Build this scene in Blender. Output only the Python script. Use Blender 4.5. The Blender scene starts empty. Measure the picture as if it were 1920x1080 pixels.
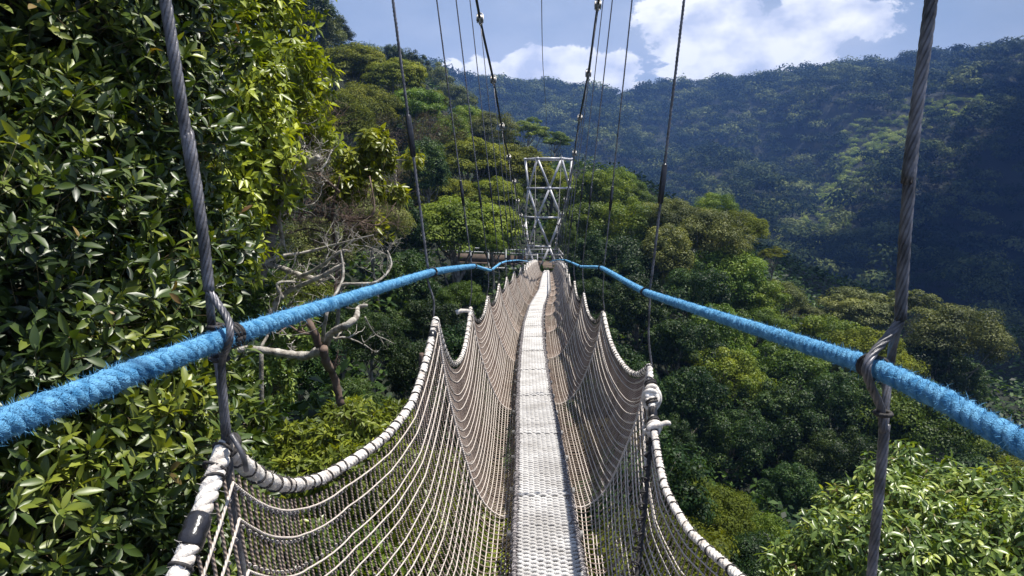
import bpy, math
import numpy as np
from mathutils import Vector
PI = math.pi
RNG = np.random.default_rng(7)
scene = bpy.context.scene
COL = scene.collection

# ------------------------------------------------------------------ camera
F = 1297.0
PITCH = math.radians(8.0)
FW = np.array([0, math.cos(PITCH), -math.sin(PITCH)])
UP = np.array([0, math.sin(PITCH), math.cos(PITCH)])

def P(px, py, Y):
    """a point of the place seen in the direction (px, py), Y metres ahead"""
    v = (540 - py) / F
    d = FW + v * UP + np.array([(px - 960) / F, 0, 0])
    return d * (Y / d[1])

def XP(px, y, z):
    return (px - 960) / F * (y * FW[1] + z * FW[2])

cam = bpy.data.cameras.new('camera')
cam.lens = 36 * F / 1920
cam.sensor_width = 36
cam.clip_start = 0.05
cam.clip_end = 6000
camo = bpy.data.objects.new('camera', cam)
COL.objects.link(camo)
camo.location = (0, 0, 0)
camo.rotation_euler = (PI / 2 - PITCH, 0, 0)
scene.camera = camo

# ------------------------------------------------------------------ helpers
def tag(o, label=None, cat=None, group=None, kind=None):
    if label: o['label'] = label
    if cat: o['category'] = cat
    if group: o['group'] = group
    if kind: o['kind'] = kind
    return o

def empty(name, loc=(0, 0, 0), **k):
    o = bpy.data.objects.new(name, None)
    o.location = loc
    o.empty_display_size = 0.2
    COL.objects.link(o)
    return tag(o, **k)

class MB:
    """collects quads and triangles; one mesh object per build"""
    def __init__(self):
        self.v = []; self.q = []; self.t = []; self.a = []; self.n = 0
    def add(self, v, q=None, t=None, a=None):
        v = np.asarray(v, float).reshape(-1, 3)
        if q is not None and len(q): self.q.append(np.asarray(q, np.int64).reshape(-1, 4) + self.n)
        if t is not None and len(t): self.t.append(np.asarray(t, np.int64).reshape(-1, 3) + self.n)
        self.v.append(v)
        self.a.append(np.zeros((len(v), 3)) if a is None else np.asarray(a, float).reshape(-1, 3))
        self.n += len(v)
    def mesh(self, name, mat, smooth=True, loc=(0, 0, 0)):
        v = np.concatenate(self.v) - np.asarray(loc, float)
        a = np.concatenate(self.a)
        q = np.concatenate(self.q) if self.q else np.zeros((0, 4), np.int64)
        t = np.concatenate(self.t) if self.t else np.zeros((0, 3), np.int64)
        me = bpy.data.meshes.new(name)
        me.vertices.add(len(v)); me.vertices.foreach_set('co', v.astype(np.float32).ravel())
        nl = q.size + t.size
        me.loops.add(nl); me.loops.foreach_set('vertex_index', np.concatenate([q.ravel(), t.ravel()]).astype(np.int32))
        tot = np.concatenate([np.full(len(q), 4), np.full(len(t), 3)])
        st = np.concatenate([[0], np.cumsum(tot)[:-1]]) if len(tot) else tot
        me.polygons.add(len(tot))
        me.polygons.foreach_set('loop_start', st.astype(np.int32))
        me.polygons.foreach_set('use_smooth', np.full(len(tot), smooth, dtype=bool))
        at = me.attributes.new('pv', 'FLOAT_VECTOR', 'POINT')
        at.data.foreach_set('vector', a.astype(np.float32).ravel())
        me.materials.append(mat)
        me.update(calc_edges=True)
        return me
    def build(self, name, mat, parent=None, smooth=True, loc=None, **k):
        """vertices are in world space; a parent's location is taken off"""
        off = np.zeros(3)
        if parent is not None:
            off = np.array(parent.location); pp = parent.parent
            while pp is not None:
                off = off + np.array(pp.location); pp = pp.parent
        if loc is not None: off = np.asarray(loc, float)
        me = self.mesh(name, mat, smooth, off)
        o = bpy.data.objects.new(name, me)
        if parent is not None: o.parent = parent
        elif loc is not None: o.location = loc
        COL.objects.link(o)
        return tag(o, **k)

def resample(pts, seg):
    pts = np.asarray(pts, float)
    d = np.r_[0, np.cumsum(np.linalg.norm(np.diff(pts, axis=0), axis=1))]
    n = max(2, int(round(d[-1] / seg)) + 1)
    s = np.linspace(0, d[-1], n)
    return np.stack([np.interp(s, d, pts[:, i]) for i in range(3)], 1), s

def catmull(pts, n=8):
    p = np.asarray(pts, float)
    p = np.vstack([2 * p[0] - p[1], p, 2 * p[-1] - p[-2]])
    out = []
    t = np.linspace(0, 1, n, endpoint=False)[:, None]
    for i in range(1, len(p) - 2):
        a, b, c, d = p[i - 1], p[i], p[i + 1], p[i + 2]
        out.append(0.5 * (2 * b + (c - a) * t + (2 * a - 5 * b + 4 * c - d) * t ** 2 + (3 * b - a - 3 * c + d) * t ** 3))
    out.append(p[-2][None])
    return np.vstack(out)

def frames(p):
    p = np.asarray(p, float)
    t = np.gradient(p, axis=0)
    t /= np.linalg.norm(t, axis=1, keepdims=True) + 1e-12
    u = np.zeros_like(t)
    ref = np.array([0, 0, 1.0]) if abs(t[0][2]) < 0.8 else np.array([1.0, 0, 0])
    a = np.cross(t[0], ref); a /= np.linalg.norm(a); u[0] = a
    for i in range(1, len(p)):
        a = u[i - 1] - t[i] * np.dot(u[i - 1], t[i])
        l = np.linalg.norm(a)
        u[i] = a / l if l > 1e-6 else u[i - 1]
    w = np.cross(t, u)
    return t, u, w

def tube(mb, p, r, sides=6, cap=True, phase=0.0):
    p = np.asarray(p, float); n = len(p)
    r = np.broadcast_to(np.asarray(r, float), (n,))
    t, u, w = frames(p)
    ang = np.arange(sides) * 2 * PI / sides + phase
    c, s = np.cos(ang), np.sin(ang)
    v = p[:, None] + r[:, None, None] * (u[:, None] * c[None, :, None] + w[:, None] * s[None, :, None])
    L = np.r_[0, np.cumsum(np.linalg.norm(np.diff(p, axis=0), axis=1))]
    a = np.zeros((n, sides, 3)); a[:, :, 0] = c; a[:, :, 1] = s; a[:, :, 2] = L[:, None]
    i = np.arange(n - 1)[:, None] * sides; j = np.arange(sides)[None]; k = (j + 1) % sides
    q = np.stack([i + j, i + k, i + k + sides, i + j + sides], -1).reshape(-1, 4)
    tr = []
    if cap and sides > 2:
        for jj in range(1, sides - 1):
            tr.append([0, jj + 1, jj]); b = (n - 1) * sides; tr.append([b, b + jj, b + jj + 1])
    mb.add(v.reshape(-1, 3), q, tr, a.reshape(-1, 3))

def rope(mb, pts, R, strands=3, pitch=0.1, sides=6, seg=0.01, sr=None, wob=0.0, phase=0.0):
    p, s = resample(pts, seg)
    t, u, w = frames(p)
    if sr is None: sr = R * (0.54 if strands == 3 else 0.42)
    hr = R - sr * 0.95
    for k in range(strands):
        a = 2 * PI * (s / pitch + k / strands) + phase
        q = p + hr * (u * np.cos(a)[:, None] + w * np.sin(a)[:, None])
        if wob: q = q + RNG.normal(0, wob, q.shape)
        rr = sr * (1 + (RNG.normal(0, 0.04, len(s)) if wob else 0))
        tube(mb, q, rr, sides)

def box(mb, a, b, wx, wz):
    """a squared bar from a to b"""
    a = np.asarray(a, float); b = np.asarray(b, float)
    t = (b - a) / np.linalg.norm(b - a)
    ref = np.array([0, 0, 1.0]) if abs(t[2]) < 0.9 else np.array([0, 1.0, 0])
    u = np.cross(t, ref); u /= np.linalg.norm(u); w = np.cross(u, t)
    v = [o + u * sx * wx / 2 + w * sz * wz / 2 for o in (a, b) for sx, sz in ((-1, -1), (1, -1), (1, 1), (-1, 1))]
    mb.add(v, [[0, 1, 5, 4], [1, 2, 6, 5], [2, 3, 7, 6], [3, 0, 4, 7], [3, 2, 1, 0], [4, 5, 6, 7]])

def ring(mb, c, ax, R, r, turns=1, n=14, sides=5, drift=0.0):
    ax = np.asarray(ax, float); ax = ax / np.linalg.norm(ax)
    ref = np.array([0, 0, 1.0]) if abs(ax[2]) < 0.8 else np.array([1.0, 0, 0])
    u = np.cross(ax, ref); u /= np.linalg.norm(u); w = np.cross(ax, u)
    a = np.linspace(0, 2 * PI * turns, int(n * turns) + 1)
    p = np.asarray(c)[None] + R * (u * np.cos(a)[:, None] + w * np.sin(a)[:, None]) + ax * (np.linspace(-.5, .5, len(a)) * drift)[:, None]
    tube(mb, p, r, sides)

def place(mb, tv, tq, pos, ex, ey, ez, sc, var=None):
    """many copies of a small template: ex, ey, ez are (N,3) axes"""
    N = len(pos); tv = np.asarray(tv, float); m = len(tv)
    sc = np.broadcast_to(np.asarray(sc, float), (N,))
    v = (tv[None, :, 0, None] * ex[:, None] + tv[None, :, 1, None] * ey[:, None] + tv[None, :, 2, None] * ez[:, None]) * sc[:, None, None] + pos[:, None]
    q = (np.asarray(tq)[None] + (np.arange(N) * m)[:, None, None])
    if var is None: var = RNG.random(N)
    a = np.zeros((N, m, 3)); a[:, :, 0] = var[:, None]; a[:, :, 1] = tv[None, :, 1]; a[:, :, 2] = np.abs(tv[None, :, 0])
    mb.add(v.reshape(-1, 3), q.reshape(-1, 4), None, a.reshape(-1, 3))

def unit(v):
    return v / (np.linalg.norm(v, axis=-1, keepdims=True) + 1e-9)

def axes(d, nrm):
    """ey along d, ez near nrm"""
    ey = unit(d); ez = unit(nrm - (nrm * ey).sum(1, keepdims=True) * ey); ex = np.cross(ey, ez)
    return ex, ey, ez

# leaf templates: x across, y along (0..1), z up
def leaf_full(w=0.17, fold=0.06, droop=0.16):
    ts = [0, .22, .5, .78, 1.0]; ws = [.04, .72, 1.0, .66, .03]
    v = []
    for t, k in zip(ts, ws):
        z = -droop * t * t
        v += [(-w * k, t, z + fold * k), (0, t, z), (w * k, t, z + fold * k)]
    q = []
    for i in range(4):
        b = i * 3
        q += [[b, b + 1, b + 4, b + 3], [b + 1, b + 2, b + 5, b + 4]]
    return v, q
LEAF = leaf_full()
LEAF_MID = ([(0, 0, 0), (-.2, .45, .03), (0, .45, -.06), (.2, .45, .03), (0, 1, -.2), (0, 1.0, -.2)], [[0, 2, 4, 1], [0, 3, 4, 2]])
DIAM = ([(0, 0, 0), (.28, .5, .05), (0, 1, -.1), (-.28, .5, .05)], [[0, 1, 2, 3]])

# ------------------------------------------------------------------ materials
def new_mat(name):
    m = bpy.data.materials.new(name); m.use_nodes = True
    nt = m.node_tree; nt.nodes.clear()
    return m, nt, nt.nodes.new('ShaderNodeOutputMaterial')
def N(nt, t, **k):
    n = nt.nodes.new(t)
    for a, b in k.items(): setattr(n, a, b)
    return n
def ramp(nt, stops):
    r = nt.nodes.new('ShaderNodeValToRGB'); e = r.color_ramp.elements
    while len(e) < len(stops): e.new(0.5)
    for x, (p, c) in zip(e, stops): x.position = p; x.color = (*c, 1)
    return r

def leaf_mat(name, dark, mid, light, rough=0.45, trans=0.3, tcol=None, spec=0.5, big=0.25, hue=0.014):
    m, nt, out = new_mat(name); L = nt.links.new
    at = N(nt, 'ShaderNodeAttribute'); at.attribute_name = 'pv'
    sep = N(nt, 'ShaderNodeSeparateXYZ'); L(at.outputs['Vector'], sep.inputs[0])
    tc = N(nt, 'ShaderNodeNewGeometry'); oi = N(nt, 'ShaderNodeObjectInfo')
    no = N(nt, 'ShaderNodeTexNoise'); no.inputs['Scale'].default_value = big; L(tc.outputs['Position'], no.inputs['Vector'])
    mx = N(nt, 'ShaderNodeMath', operation='MULTIPLY_ADD'); mx.inputs[1].default_value = 1.3; mx.inputs[2].default_value = -0.65
    L(no.outputs['Fac'], mx.inputs[0])
    ad = N(nt, 'ShaderNodeMath', operation='ADD'); L(sep.outputs['X'], ad.inputs[0]); L(mx.outputs[0], ad.inputs[1])
    r = ramp(nt, [(0.0, dark), (0.5, mid), (1.0, light)]); L(ad.outputs[0], r.inputs[0])
    hs = N(nt, 'ShaderNodeHueSaturation')
    h = N(nt, 'ShaderNodeMapRange'); h.inputs['To Min'].default_value = 0.5 - hue; h.inputs['To Max'].default_value = 0.5 + hue
    L(oi.outputs['Random'], h.inputs['Value']); L(h.outputs[0], hs.inputs['Hue'])
    vv = N(nt, 'ShaderNodeMapRange'); vv.inputs['To Min'].default_value = 0.75; vv.inputs['To Max'].default_value = 1.25
    sc = N(nt, 'ShaderNodeMath', operation='FRACT'); m7 = N(nt, 'ShaderNodeMath', operation='MULTIPLY'); m7.inputs[1].default_value = 7.3
    L(oi.outputs['Random'], m7.inputs[0]); L(m7.outputs[0], sc.inputs[0]); L(sc.outputs[0], vv.inputs['Value']); L(vv.outputs[0], hs.inputs['Value'])
    L(r.outputs[0], hs.inputs['Color'])
    b = N(nt, 'ShaderNodeBsdfPrincipled'); b.inputs['Roughness'].default_value = rough; b.inputs['Specular IOR Level'].default_value = spec
    L(hs.outputs[0], b.inputs['Base Color'])
    tr = N(nt, 'ShaderNodeBsdfTranslucent')
    g = N(nt, 'ShaderNodeMix', data_type='RGBA', blend_type='MULTIPLY'); g.inputs[0].default_value = 1
    L(hs.outputs[0], g.inputs[6]); g.inputs[7].default_value = (*(tcol or (1.6, 1.5, 0.35)), 1); L(g.outputs[2], tr.inputs['Color'])
    ms = N(nt, 'ShaderNodeMixShader'); ms.inputs[0].default_value = trans
    L(b.outputs[0], ms.inputs[1]); L(tr.outputs[0], ms.inputs[2]); L(ms.outputs[0], out.inputs[0])
    return m

def plain(name, c1, c2, scale=8, rough=0.6, metal=0.0, bump=0.3, bscale=None, dist=0.01, detail=6, spec=0.5):
    m, nt, out = new_mat(name); L = nt.links.new
    g = N(nt, 'ShaderNodeNewGeometry')
    no = N(nt, 'ShaderNodeTexNoise'); no.inputs['Scale'].default_value = scale; no.inputs['Detail'].default_value = detail
    L(g.outputs['Position'], no.inputs['Vector'])
    r = ramp(nt, [(0.32, c1), (0.68, c2)]); L(no.outputs['Fac'], r.inputs[0])
    b = N(nt, 'ShaderNodeBsdfPrincipled'); b.inputs['Roughness'].default_value = rough; b.inputs['Metallic'].default_value = metal
    b.inputs['Specular IOR Level'].default_value = spec
    L(r.outputs[0], b.inputs['Base Color'])
    n2 = N(nt, 'ShaderNodeTexNoise'); n2.inputs['Scale'].default_value = bscale or scale * 4; n2.inputs['Detail'].default_value = 4
    L(g.outputs['Position'], n2.inputs['Vector'])
    bp = N(nt, 'ShaderNodeBump'); bp.inputs['Strength'].default_value = bump; bp.inputs['Distance'].default_value = dist
    L(n2.outputs['Fac'], bp.inputs['Height']); L(bp.outputs[0], b.inputs['Normal']); L(b.outputs[0], out.inputs[0])
    return m

def braid(name, c1, c2, strands=3, pitch=0.02, rough=0.7, bump=0.6, dist=0.002, noise=30, mixn=0.3, c3=None, metal=0.0, thr=(0.3, 0.7)):
    """stripes winding round a tube (pv = cos, sin, length)"""
    m, nt, out = new_mat(name); L = nt.links.new
    at = N(nt, 'ShaderNodeAttribute'); at.attribute_name = 'pv'
    sp = N(nt, 'ShaderNodeSeparateXYZ'); L(at.outputs['Vector'], sp.inputs[0])
    a = N(nt, 'ShaderNodeMath', operation='ARCTAN2'); L(sp.outputs['Y'], a.inputs[0]); L(sp.outputs['X'], a.inputs[1])
    m1 = N(nt, 'ShaderNodeMath', operation='MULTIPLY'); L(sp.outputs['Z'], m1.inputs[0]); m1.inputs[1].default_value = 2 * PI / pitch
    m2 = N(nt, 'ShaderNodeMath', operation='MULTIPLY_ADD'); L(a.outputs[0], m2.inputs[0]); m2.inputs[1].default_value = strands; L(m1.outputs[0], m2.inputs[2])
    s = N(nt, 'ShaderNodeMath', operation='SINE'); L(m2.outputs[0], s.inputs[0])
    h = N(nt, 'ShaderNodeMath', operation='MULTIPLY_ADD'); L(s.outputs[0], h.inputs[0]); h.inputs[1].default_value = 0.5; h.inputs[2].default_value = 0.5
    g = N(nt, 'ShaderNodeNewGeometry')
    no = N(nt, 'ShaderNodeTexNoise'); no.inputs['Scale'].default_value = noise; no.inputs['Detail'].default_value = 5; L(g.outputs['Position'], no.inputs['Vector'])
    r = ramp(nt, [(thr[0], c1), (thr[1], c2)]); L(h.outputs[0], r.inputs[0])
    r2 = ramp(nt, [(0.35, c3 or tuple(x * 0.5 for x in c2)), (0.65, c2)]); L(no.outputs['Fac'], r2.inputs[0])
    mx = N(nt, 'ShaderNodeMix', data_type='RGBA'); mx.inputs[0].default_value = mixn; L(r.outputs[0], mx.inputs[6]); L(r2.outputs[0], mx.inputs[7])
    b = N(nt, 'ShaderNodeBsdfPrincipled'); b.inputs['Roughness'].default_value = rough; b.inputs['Metallic'].default_value = metal
    L(mx.outputs[2], b.inputs['Base Color'])
    bp = N(nt, 'ShaderNodeBump'); bp.inputs['Strength'].default_value = bump; bp.inputs['Distance'].default_value = dist
    L(h.outputs[0], bp.inputs['Height']); L(bp.outputs[0], b.inputs['Normal']); L(b.outputs[0], out.inputs[0])
    return m

M = {}
M['big_leaf'] = leaf_mat('glossy_leaf', (.012, .032, .007), (.065, .120, .016), (.28, .34, .040), rough=.42, trans=.22, spec=.65, big=1.2)
M['old_leaf'] = leaf_mat('withered_leaf', (.12, .06, .025), (.20, .14, .04), (.30, .27, .06), rough=.5, trans=.2, big=2)
M['mid_leaf'] = leaf_mat('shrub_leaf', (.045, .065, .010), (.115, .155, .020), (.26, .30, .035), rough=.45, trans=.3, big=1.2, spec=.3)
M['yellow_leaf'] = leaf_mat('yellow_green_leaf', (.07, .10, .010), (.20, .25, .022), (.38, .42, .04), rough=.38, trans=.33, big=.8, spec=.4)
M['bright_leaf'] = leaf_mat('pale_green_leaf', (.035, .065, .012), (.115, .170, .032), (.36, .40, .10), rough=.34, trans=.28, big=1.0, spec=.5)
M['olive'] = leaf_mat('olive_foliage', (.035, .050, .006), (.11, .135, .014), (.22, .235, .030), rough=.6, trans=.3, big=.3, spec=.12)
M['green'] = leaf_mat('green_foliage', (.028, .055, .008), (.09, .145, .016), (.20, .25, .030), rough=.5, trans=.3, big=.3, spec=.2)
M['lime'] = leaf_mat('bright_green_foliage', (.05, .080, .010), (.13, .180, .022), (.23, .28, .035), rough=.55, trans=.3, big=.3, spec=.15)
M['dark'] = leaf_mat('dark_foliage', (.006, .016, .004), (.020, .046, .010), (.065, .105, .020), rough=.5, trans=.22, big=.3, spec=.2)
M['grey'] = leaf_mat('grey_green_foliage', (.035, .048, .014), (.095, .115, .030), (.20, .215, .06), rough=.55, trans=.25, big=.35, spec=.2)
M['brown'] = leaf_mat('dry_foliage', (.04, .030, .014), (.085, .070, .034), (.15, .14, .055), rough=.7, trans=.2, tcol=(1.2, 1, .7), big=.4, spec=.1)
M['far'] = leaf_mat('far_foliage', (.012, .024, .008), (.050, .070, .024), (.18, .20, .07), rough=.7, trans=.15, big=.018, spec=.05)
M['bark'] = plain('lichen_bark', (.07, .055, .042), (.34, .32, .28), 7, rough=.9, bump=.8, bscale=40, dist=.02)
M['dead'] = plain('grey_dead_wood', (.14, .12, .10), (.50, .47, .42), 14, rough=.9, bump=.9, bscale=50, dist=.01)
M['twig'] = plain('brown_twig', (.06, .038, .028), (.20, .14, .11), 6, rough=.9)
M['stem'] = plain('leaf_stem', (.05, .06, .02), (.16, .11, .06), 6, rough=.7)
M['soil'] = plain('forest_soil', (.004, .008, .003), (.012, .018, .006), 1.5, rough=.95, bump=1, dist=.2)
M['soilfar'] = M['soil']
M['wire'] = plain('weathered_steel_strand', (.05, .05, .055), (.21, .205, .225), 22, rough=.42, metal=.35, bump=.4, bscale=150, dist=.002)
M['wirefar'] = braid('steel_wire', (.06, .06, .07), (.22, .22, .25), 2, .03, rough=.45, metal=.4)
M['cable'] = braid('dark_steel_cable', (.02, .02, .022), (.09, .09, .10), 3, .06, rough=.5, metal=.3)
M['clamp'] = plain('galvanised_clamp', (.16, .15, .14), (.5, .48, .46), 30, rough=.5, metal=.5)
M['tape'] = plain('black_tape', (.010, .010, .013), (.025, .025, .032), 20, rough=.28, bump=.7, bscale=30, dist=.006)
M['tie'] = plain('black_cord', (.012, .011, .012), (.05, .045, .045), 60, rough=.8, bump=.6, dist=.003)
M['blue'] = plain('blue_rope_fibre', (.045, .19, .38), (.17, .42, .66), 45, rough=.9, bump=1.0, bscale=420, dist=.004, spec=.2)
M['white_rope'] = braid('weathered_white_rope', (.42, .38, .34), (.78, .74, .69), 4, .012, rough=.9, noise=26, mixn=.5, c3=(.40, .35, .31))
M['border'] = plain('border_rope_fibre', (.42, .37, .33), (.80, .76, .71), 30, rough=.95, bump=.8, bscale=160, dist=.004, spec=.2)
M['vcord'] = braid('twisted_net_cord', (.040, .029, .023), (.38, .30, .25), 2, .011, rough=.8, noise=3, mixn=.4, c3=(.15, .08, .055), thr=(.35, .6))
M['lcord'] = braid('pale_net_cord', (.36, .31, .27), (.70, .63, .57), 2, .012, rough=.85, noise=12, mixn=.4, c3=(.42, .36, .32))
M['deck'] = braid('woven_white_cord', (.27, .26, .26), (.60, .585, .57), 3, .010, rough=.85, noise=4, mixn=.6, c3=(.31, .29, .27))
M['rail'] = plain('grey_side_cord', (.05, .045, .05), (.36, .33, .33), 50, rough=.9)
M['steel'] = plain('white_painted_steel', (.40, .39, .41), (.66, .65, .67), 3, rough=.4, metal=.1, bump=.1)
M['greyrail'] = plain('grey_painted_rail', (.30, .31, .33), (.5, .51, .53), 3, rough=.5)
M['boards'] = plain('brown_boards', (.05, .035, .025), (.12, .085, .065), 3, rough=.85)

# ------------------------------------------------------------------ bridge curves
def zd(y):
    y = np.asarray(y, float); return -(1.5 + .05 * y + .0007 * y * y)
_cy = [-2, 0, 2.85, 4.5, 5.7, 6.7, 8.5, 11, 14, 16.5, 19, 23, 32, 43, 46]
_cp = [1050, 1050, 1027, 1012, 1003, 1000, 998, 999, 1006, 1015, 1021, 1022, 1024, 1025, 1025]
_cx = [0.22, 0.20] + [float(XP(p, y, float(zd(y)))) for y, p in zip(_cy[2:], _cp[2:])]
_yy = np.arange(-2, 46.01, .1)
_xx = np.interp(_yy, _cy, _cx)
_k = np.exp(-np.linspace(-2, 2, 15) ** 2); _k /= _k.sum()
_xs = np.convolve(np.pad(_xx, 7, mode='edge'), _k, 'valid')
_xs[:8] = _xx[:8]
def xc(y): return np.interp(y, _yy, _xs)

END = 44.0
HY = {-1: [1.30, 3.67, 6.0] + [6.0 + 2.35 * k for k in range(1, 17)],
      1: [1.26, 3.80, 6.2] + [6.2 + 2.35 * k for k in range(1, 17)]}
HT = {-1: ([-1.1, 1.3, 3.67, 6, 8.4, 13, 44], [1.05, 1.06, 1.0, .79, .68, .64, .62]),
      1: ([-1.1, 1.26, 3.8, 6.2, 8.5, 44], [.8, .76, .71, .74, .70, .62])}
SG = {-1: [.40, .36, .36, .2], 1: [.3, .46, .22, .2]}
def bay(side, y):
    ys = np.array([-1.1] + HY[side] + [END + 2.3])
    i = np.clip(np.searchsorted(ys, y, side='right') - 1, 0, len(ys) - 2)
    t = (y - ys[i]) / (ys[i + 1] - ys[i])
    a = np.array(SG[side] + [.19] * 30)[i]
    return np.clip(t, 0, 1), a
def net_h(side, y):
    """height of the border over the deck, and the sag within it"""
    y = np.asarray(y, float)
    t, a = bay(side, y)
    pk = np.interp(y, *HT[side])
    return pk, a * (1 - np.abs(2 * t - 1) ** 2.4)
OT = {-1: ([-1, 1.3, 1.8, 2.2, 2.6, 3.0, 3.67, 6, 11, 16, 44], [.74, .745, .775, .74, .66, .61, .585, .565, .53, .58, .595]),
      1: ([-1, 1.26, 2.3, 2.6, 3.0, 3.4, 3.8, 6, 11, 16, 44], [.66, .65, .60, .55, .535, .56, .60, .625, .66, .61, .595])}
# the net hangs as a U: down from the border, in and under the walkway
_nu = [0, .2, .42, .63, .82, 1.0]
NU = catmull(np.array([_nu, [0] * 6, [0] * 6]).T, 8)[:, 0]
NCV = [catmull(np.array([_nu, c, [0] * 6]).T, 8)[:, 1] for c in ([1, 1, .97, .70, .28, 0], [0, -.05, -.12, -.06, .07, .13], [1, .62, .24, .04, 0, 0], [0, 0, 0, -.07, -.13, -.09])]
def net_pt(side, y, s):
    y = np.asarray(y, float); s = np.asarray(s, float)
    pk, sg = net_h(side, y)
    u = 1 - s
    O = np.interp(y, *OT[side])
    h = pk * np.interp(u, NU, NCV[2]) + np.interp(u, NU, NCV[3]) - sg * (1 - u ** 1.4)
    off = O * np.interp(u, NU, NCV[0]) + np.interp(u, NU, NCV[1])
    return np.stack([xc(y) + side * off, y + 0 * s, zd(y) + h + .01], -1)

BL = {-1: [(-1.2, -1600, 1210), (.76, 0, 797), (1.3, 426, 632), (3.67, 811, 510), (6.0, 889, 499), (8.35, 920, 507), (10.7, 938, 494), (13.05, 950, 490), (15.4, 959, 489), (20, 972, 488), (30, 990, 490), (44.5, 1004, 492)],
      1: [(-1.2, 0, 0), (.88, 1930, 838), (1.26, 1642, 690), (3.8, 1210, 548), (6.2, 1127, 502), (8.5, 1089, 500), (10.9, 1073, 493), (13.3, 1060, 488), (20, 1046, 487), (30, 1036, 489), (44.5, 1030, 492)]}
def blue_pts(side):
    out = []
    for i, (y, px, py) in enumerate(BL[side]):
        if i == 0: continue
        out.append(P(px, py, y))
    d = out[1] - out[0]; d = d / np.linalg.norm(d)
    out.insert(0, out[0] - d * 1.6)
    return np.array(out)
BP = {s: blue_pts(s) for s in (-1, 1)}
def blue_at(side, y):
    b = BP[side]; return np.array([np.interp(y, b[:, 1], b[:, 0]), y, np.interp(y, b[:, 1], b[:, 2])])

CB = {-1: [(-6, -1.35, 11.2), (1.3, -1.30, 7.9), (3.67, -1.27, 6.9), (6, -1.16, 5.95), (8.35, -.97, 5.0), (10.7, -.76, 4.1)],
      1: [(-6, 1.1, 11.2), (1.26, 1.12, 7.9), (3.8, 1.42, 6.9), (6.2, 1.40, 5.95), (8.5, 1.45, 5.0), (10.9, 1.5, 4.15)]}
CP = {-1: [(13.05, 900, 35), (15.4, 925, 150), (17.75, 941, 238), (20.1, 954, 296), (22.45, 964, 342), (24.8, 971, 378), (27.15, 977, 405), (29.5, 982, 425), (31.85, 986, 440), (34.2, 989, 450), (36.5, 992, 457), (38.5, 997, 459), (40.5, 1002, 450), (46, 1004.5, 295)],
      1: [(13.25, 1121, 10), (15.6, 1103, 138), (17.95, 1087, 222), (20.3, 1077, 288), (22.65, 1068, 340), (25, 1060, 375), (27.35, 1054, 402), (29.7, 1049, 422), (32.05, 1046, 438), (34.4, 1044, 449), (36.8, 1043, 457), (38.5, 1042, 459), (40.5, 1044, 450), (46, 1053, 291)]}
CABLE = {}
for s in (-1, 1):
    pts = [np.array([x, y, z]) for (y, x, z) in CB[s]] + [P(px, py, y) for (y, px, py) in CP[s]]
    CABLE[s] = np.array(pts)
def cable_at(side, y):
    c = CABLE[side]; return np.array([np.interp(y, c[:, 1], c[:, 0]), y, np.interp(y, c[:, 1], c[:, 2])])

SIDE = {-1: 'left', 1: 'right'}
ORD = ['nearest', 'second', 'third', 'fourth', 'fifth', 'sixth', 'seventh', 'eighth', 'ninth', 'tenth', 'eleventh', 'twelfth', 'thirteenth', 'fourteenth', 'fifteenth', 'sixteenth', 'seventeenth', 'eighteenth', 'nineteenth']

# ------------------------------------------------------------------ main cables
for s in (-1, 1):
    root = empty('suspension_cable', CABLE[s][0], label='dark steel main cable with bolted clamps sweeping down to the tower along the %s side' % SIDE[s], cat='cable', group='main cables of the footbridge')
    mb = MB(); p, _ = resample(catmull(CABLE[s], 8), .25); tube(mb, p, .024, 8)
    mb.build('wire_rope', M['cable'], root)
    proto = None
    for y in HY[s]:
        if y > 43: continue
        c = cable_at(s, y); d = cable_at(s, y + .3) - cable_at(s, y - .3); d /= np.linalg.norm(d)
        if proto is None or True:
            mb = MB()
            r = np.random.default_rng(int(y * 10))
            side = np.cross(d, [0, 0, 1.0]); side /= np.linalg.norm(side); nn = np.cross(side, d)
            box(mb, c - d * .055, c + d * .055, .075, .075)
            for k in (-.03, .03):
                box(mb, c + d * k - nn * .06 + side * .05, c + d * k + nn * .06 + side * .05, .022, .022)
                box(mb, c + d * k - nn * .06 - side * .05, c + d * k + nn * .06 - side * .05, .022, .022)
            ring(mb, c - nn * .05 + d * .02, side, .055, .013)
            ring(mb, c + nn * .045 - d * .03, d, .05, .012)
            ring(mb, c + d * .12, d, .036, .010)
            mb.build('cable_clamp', M['clamp'], root)

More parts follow.
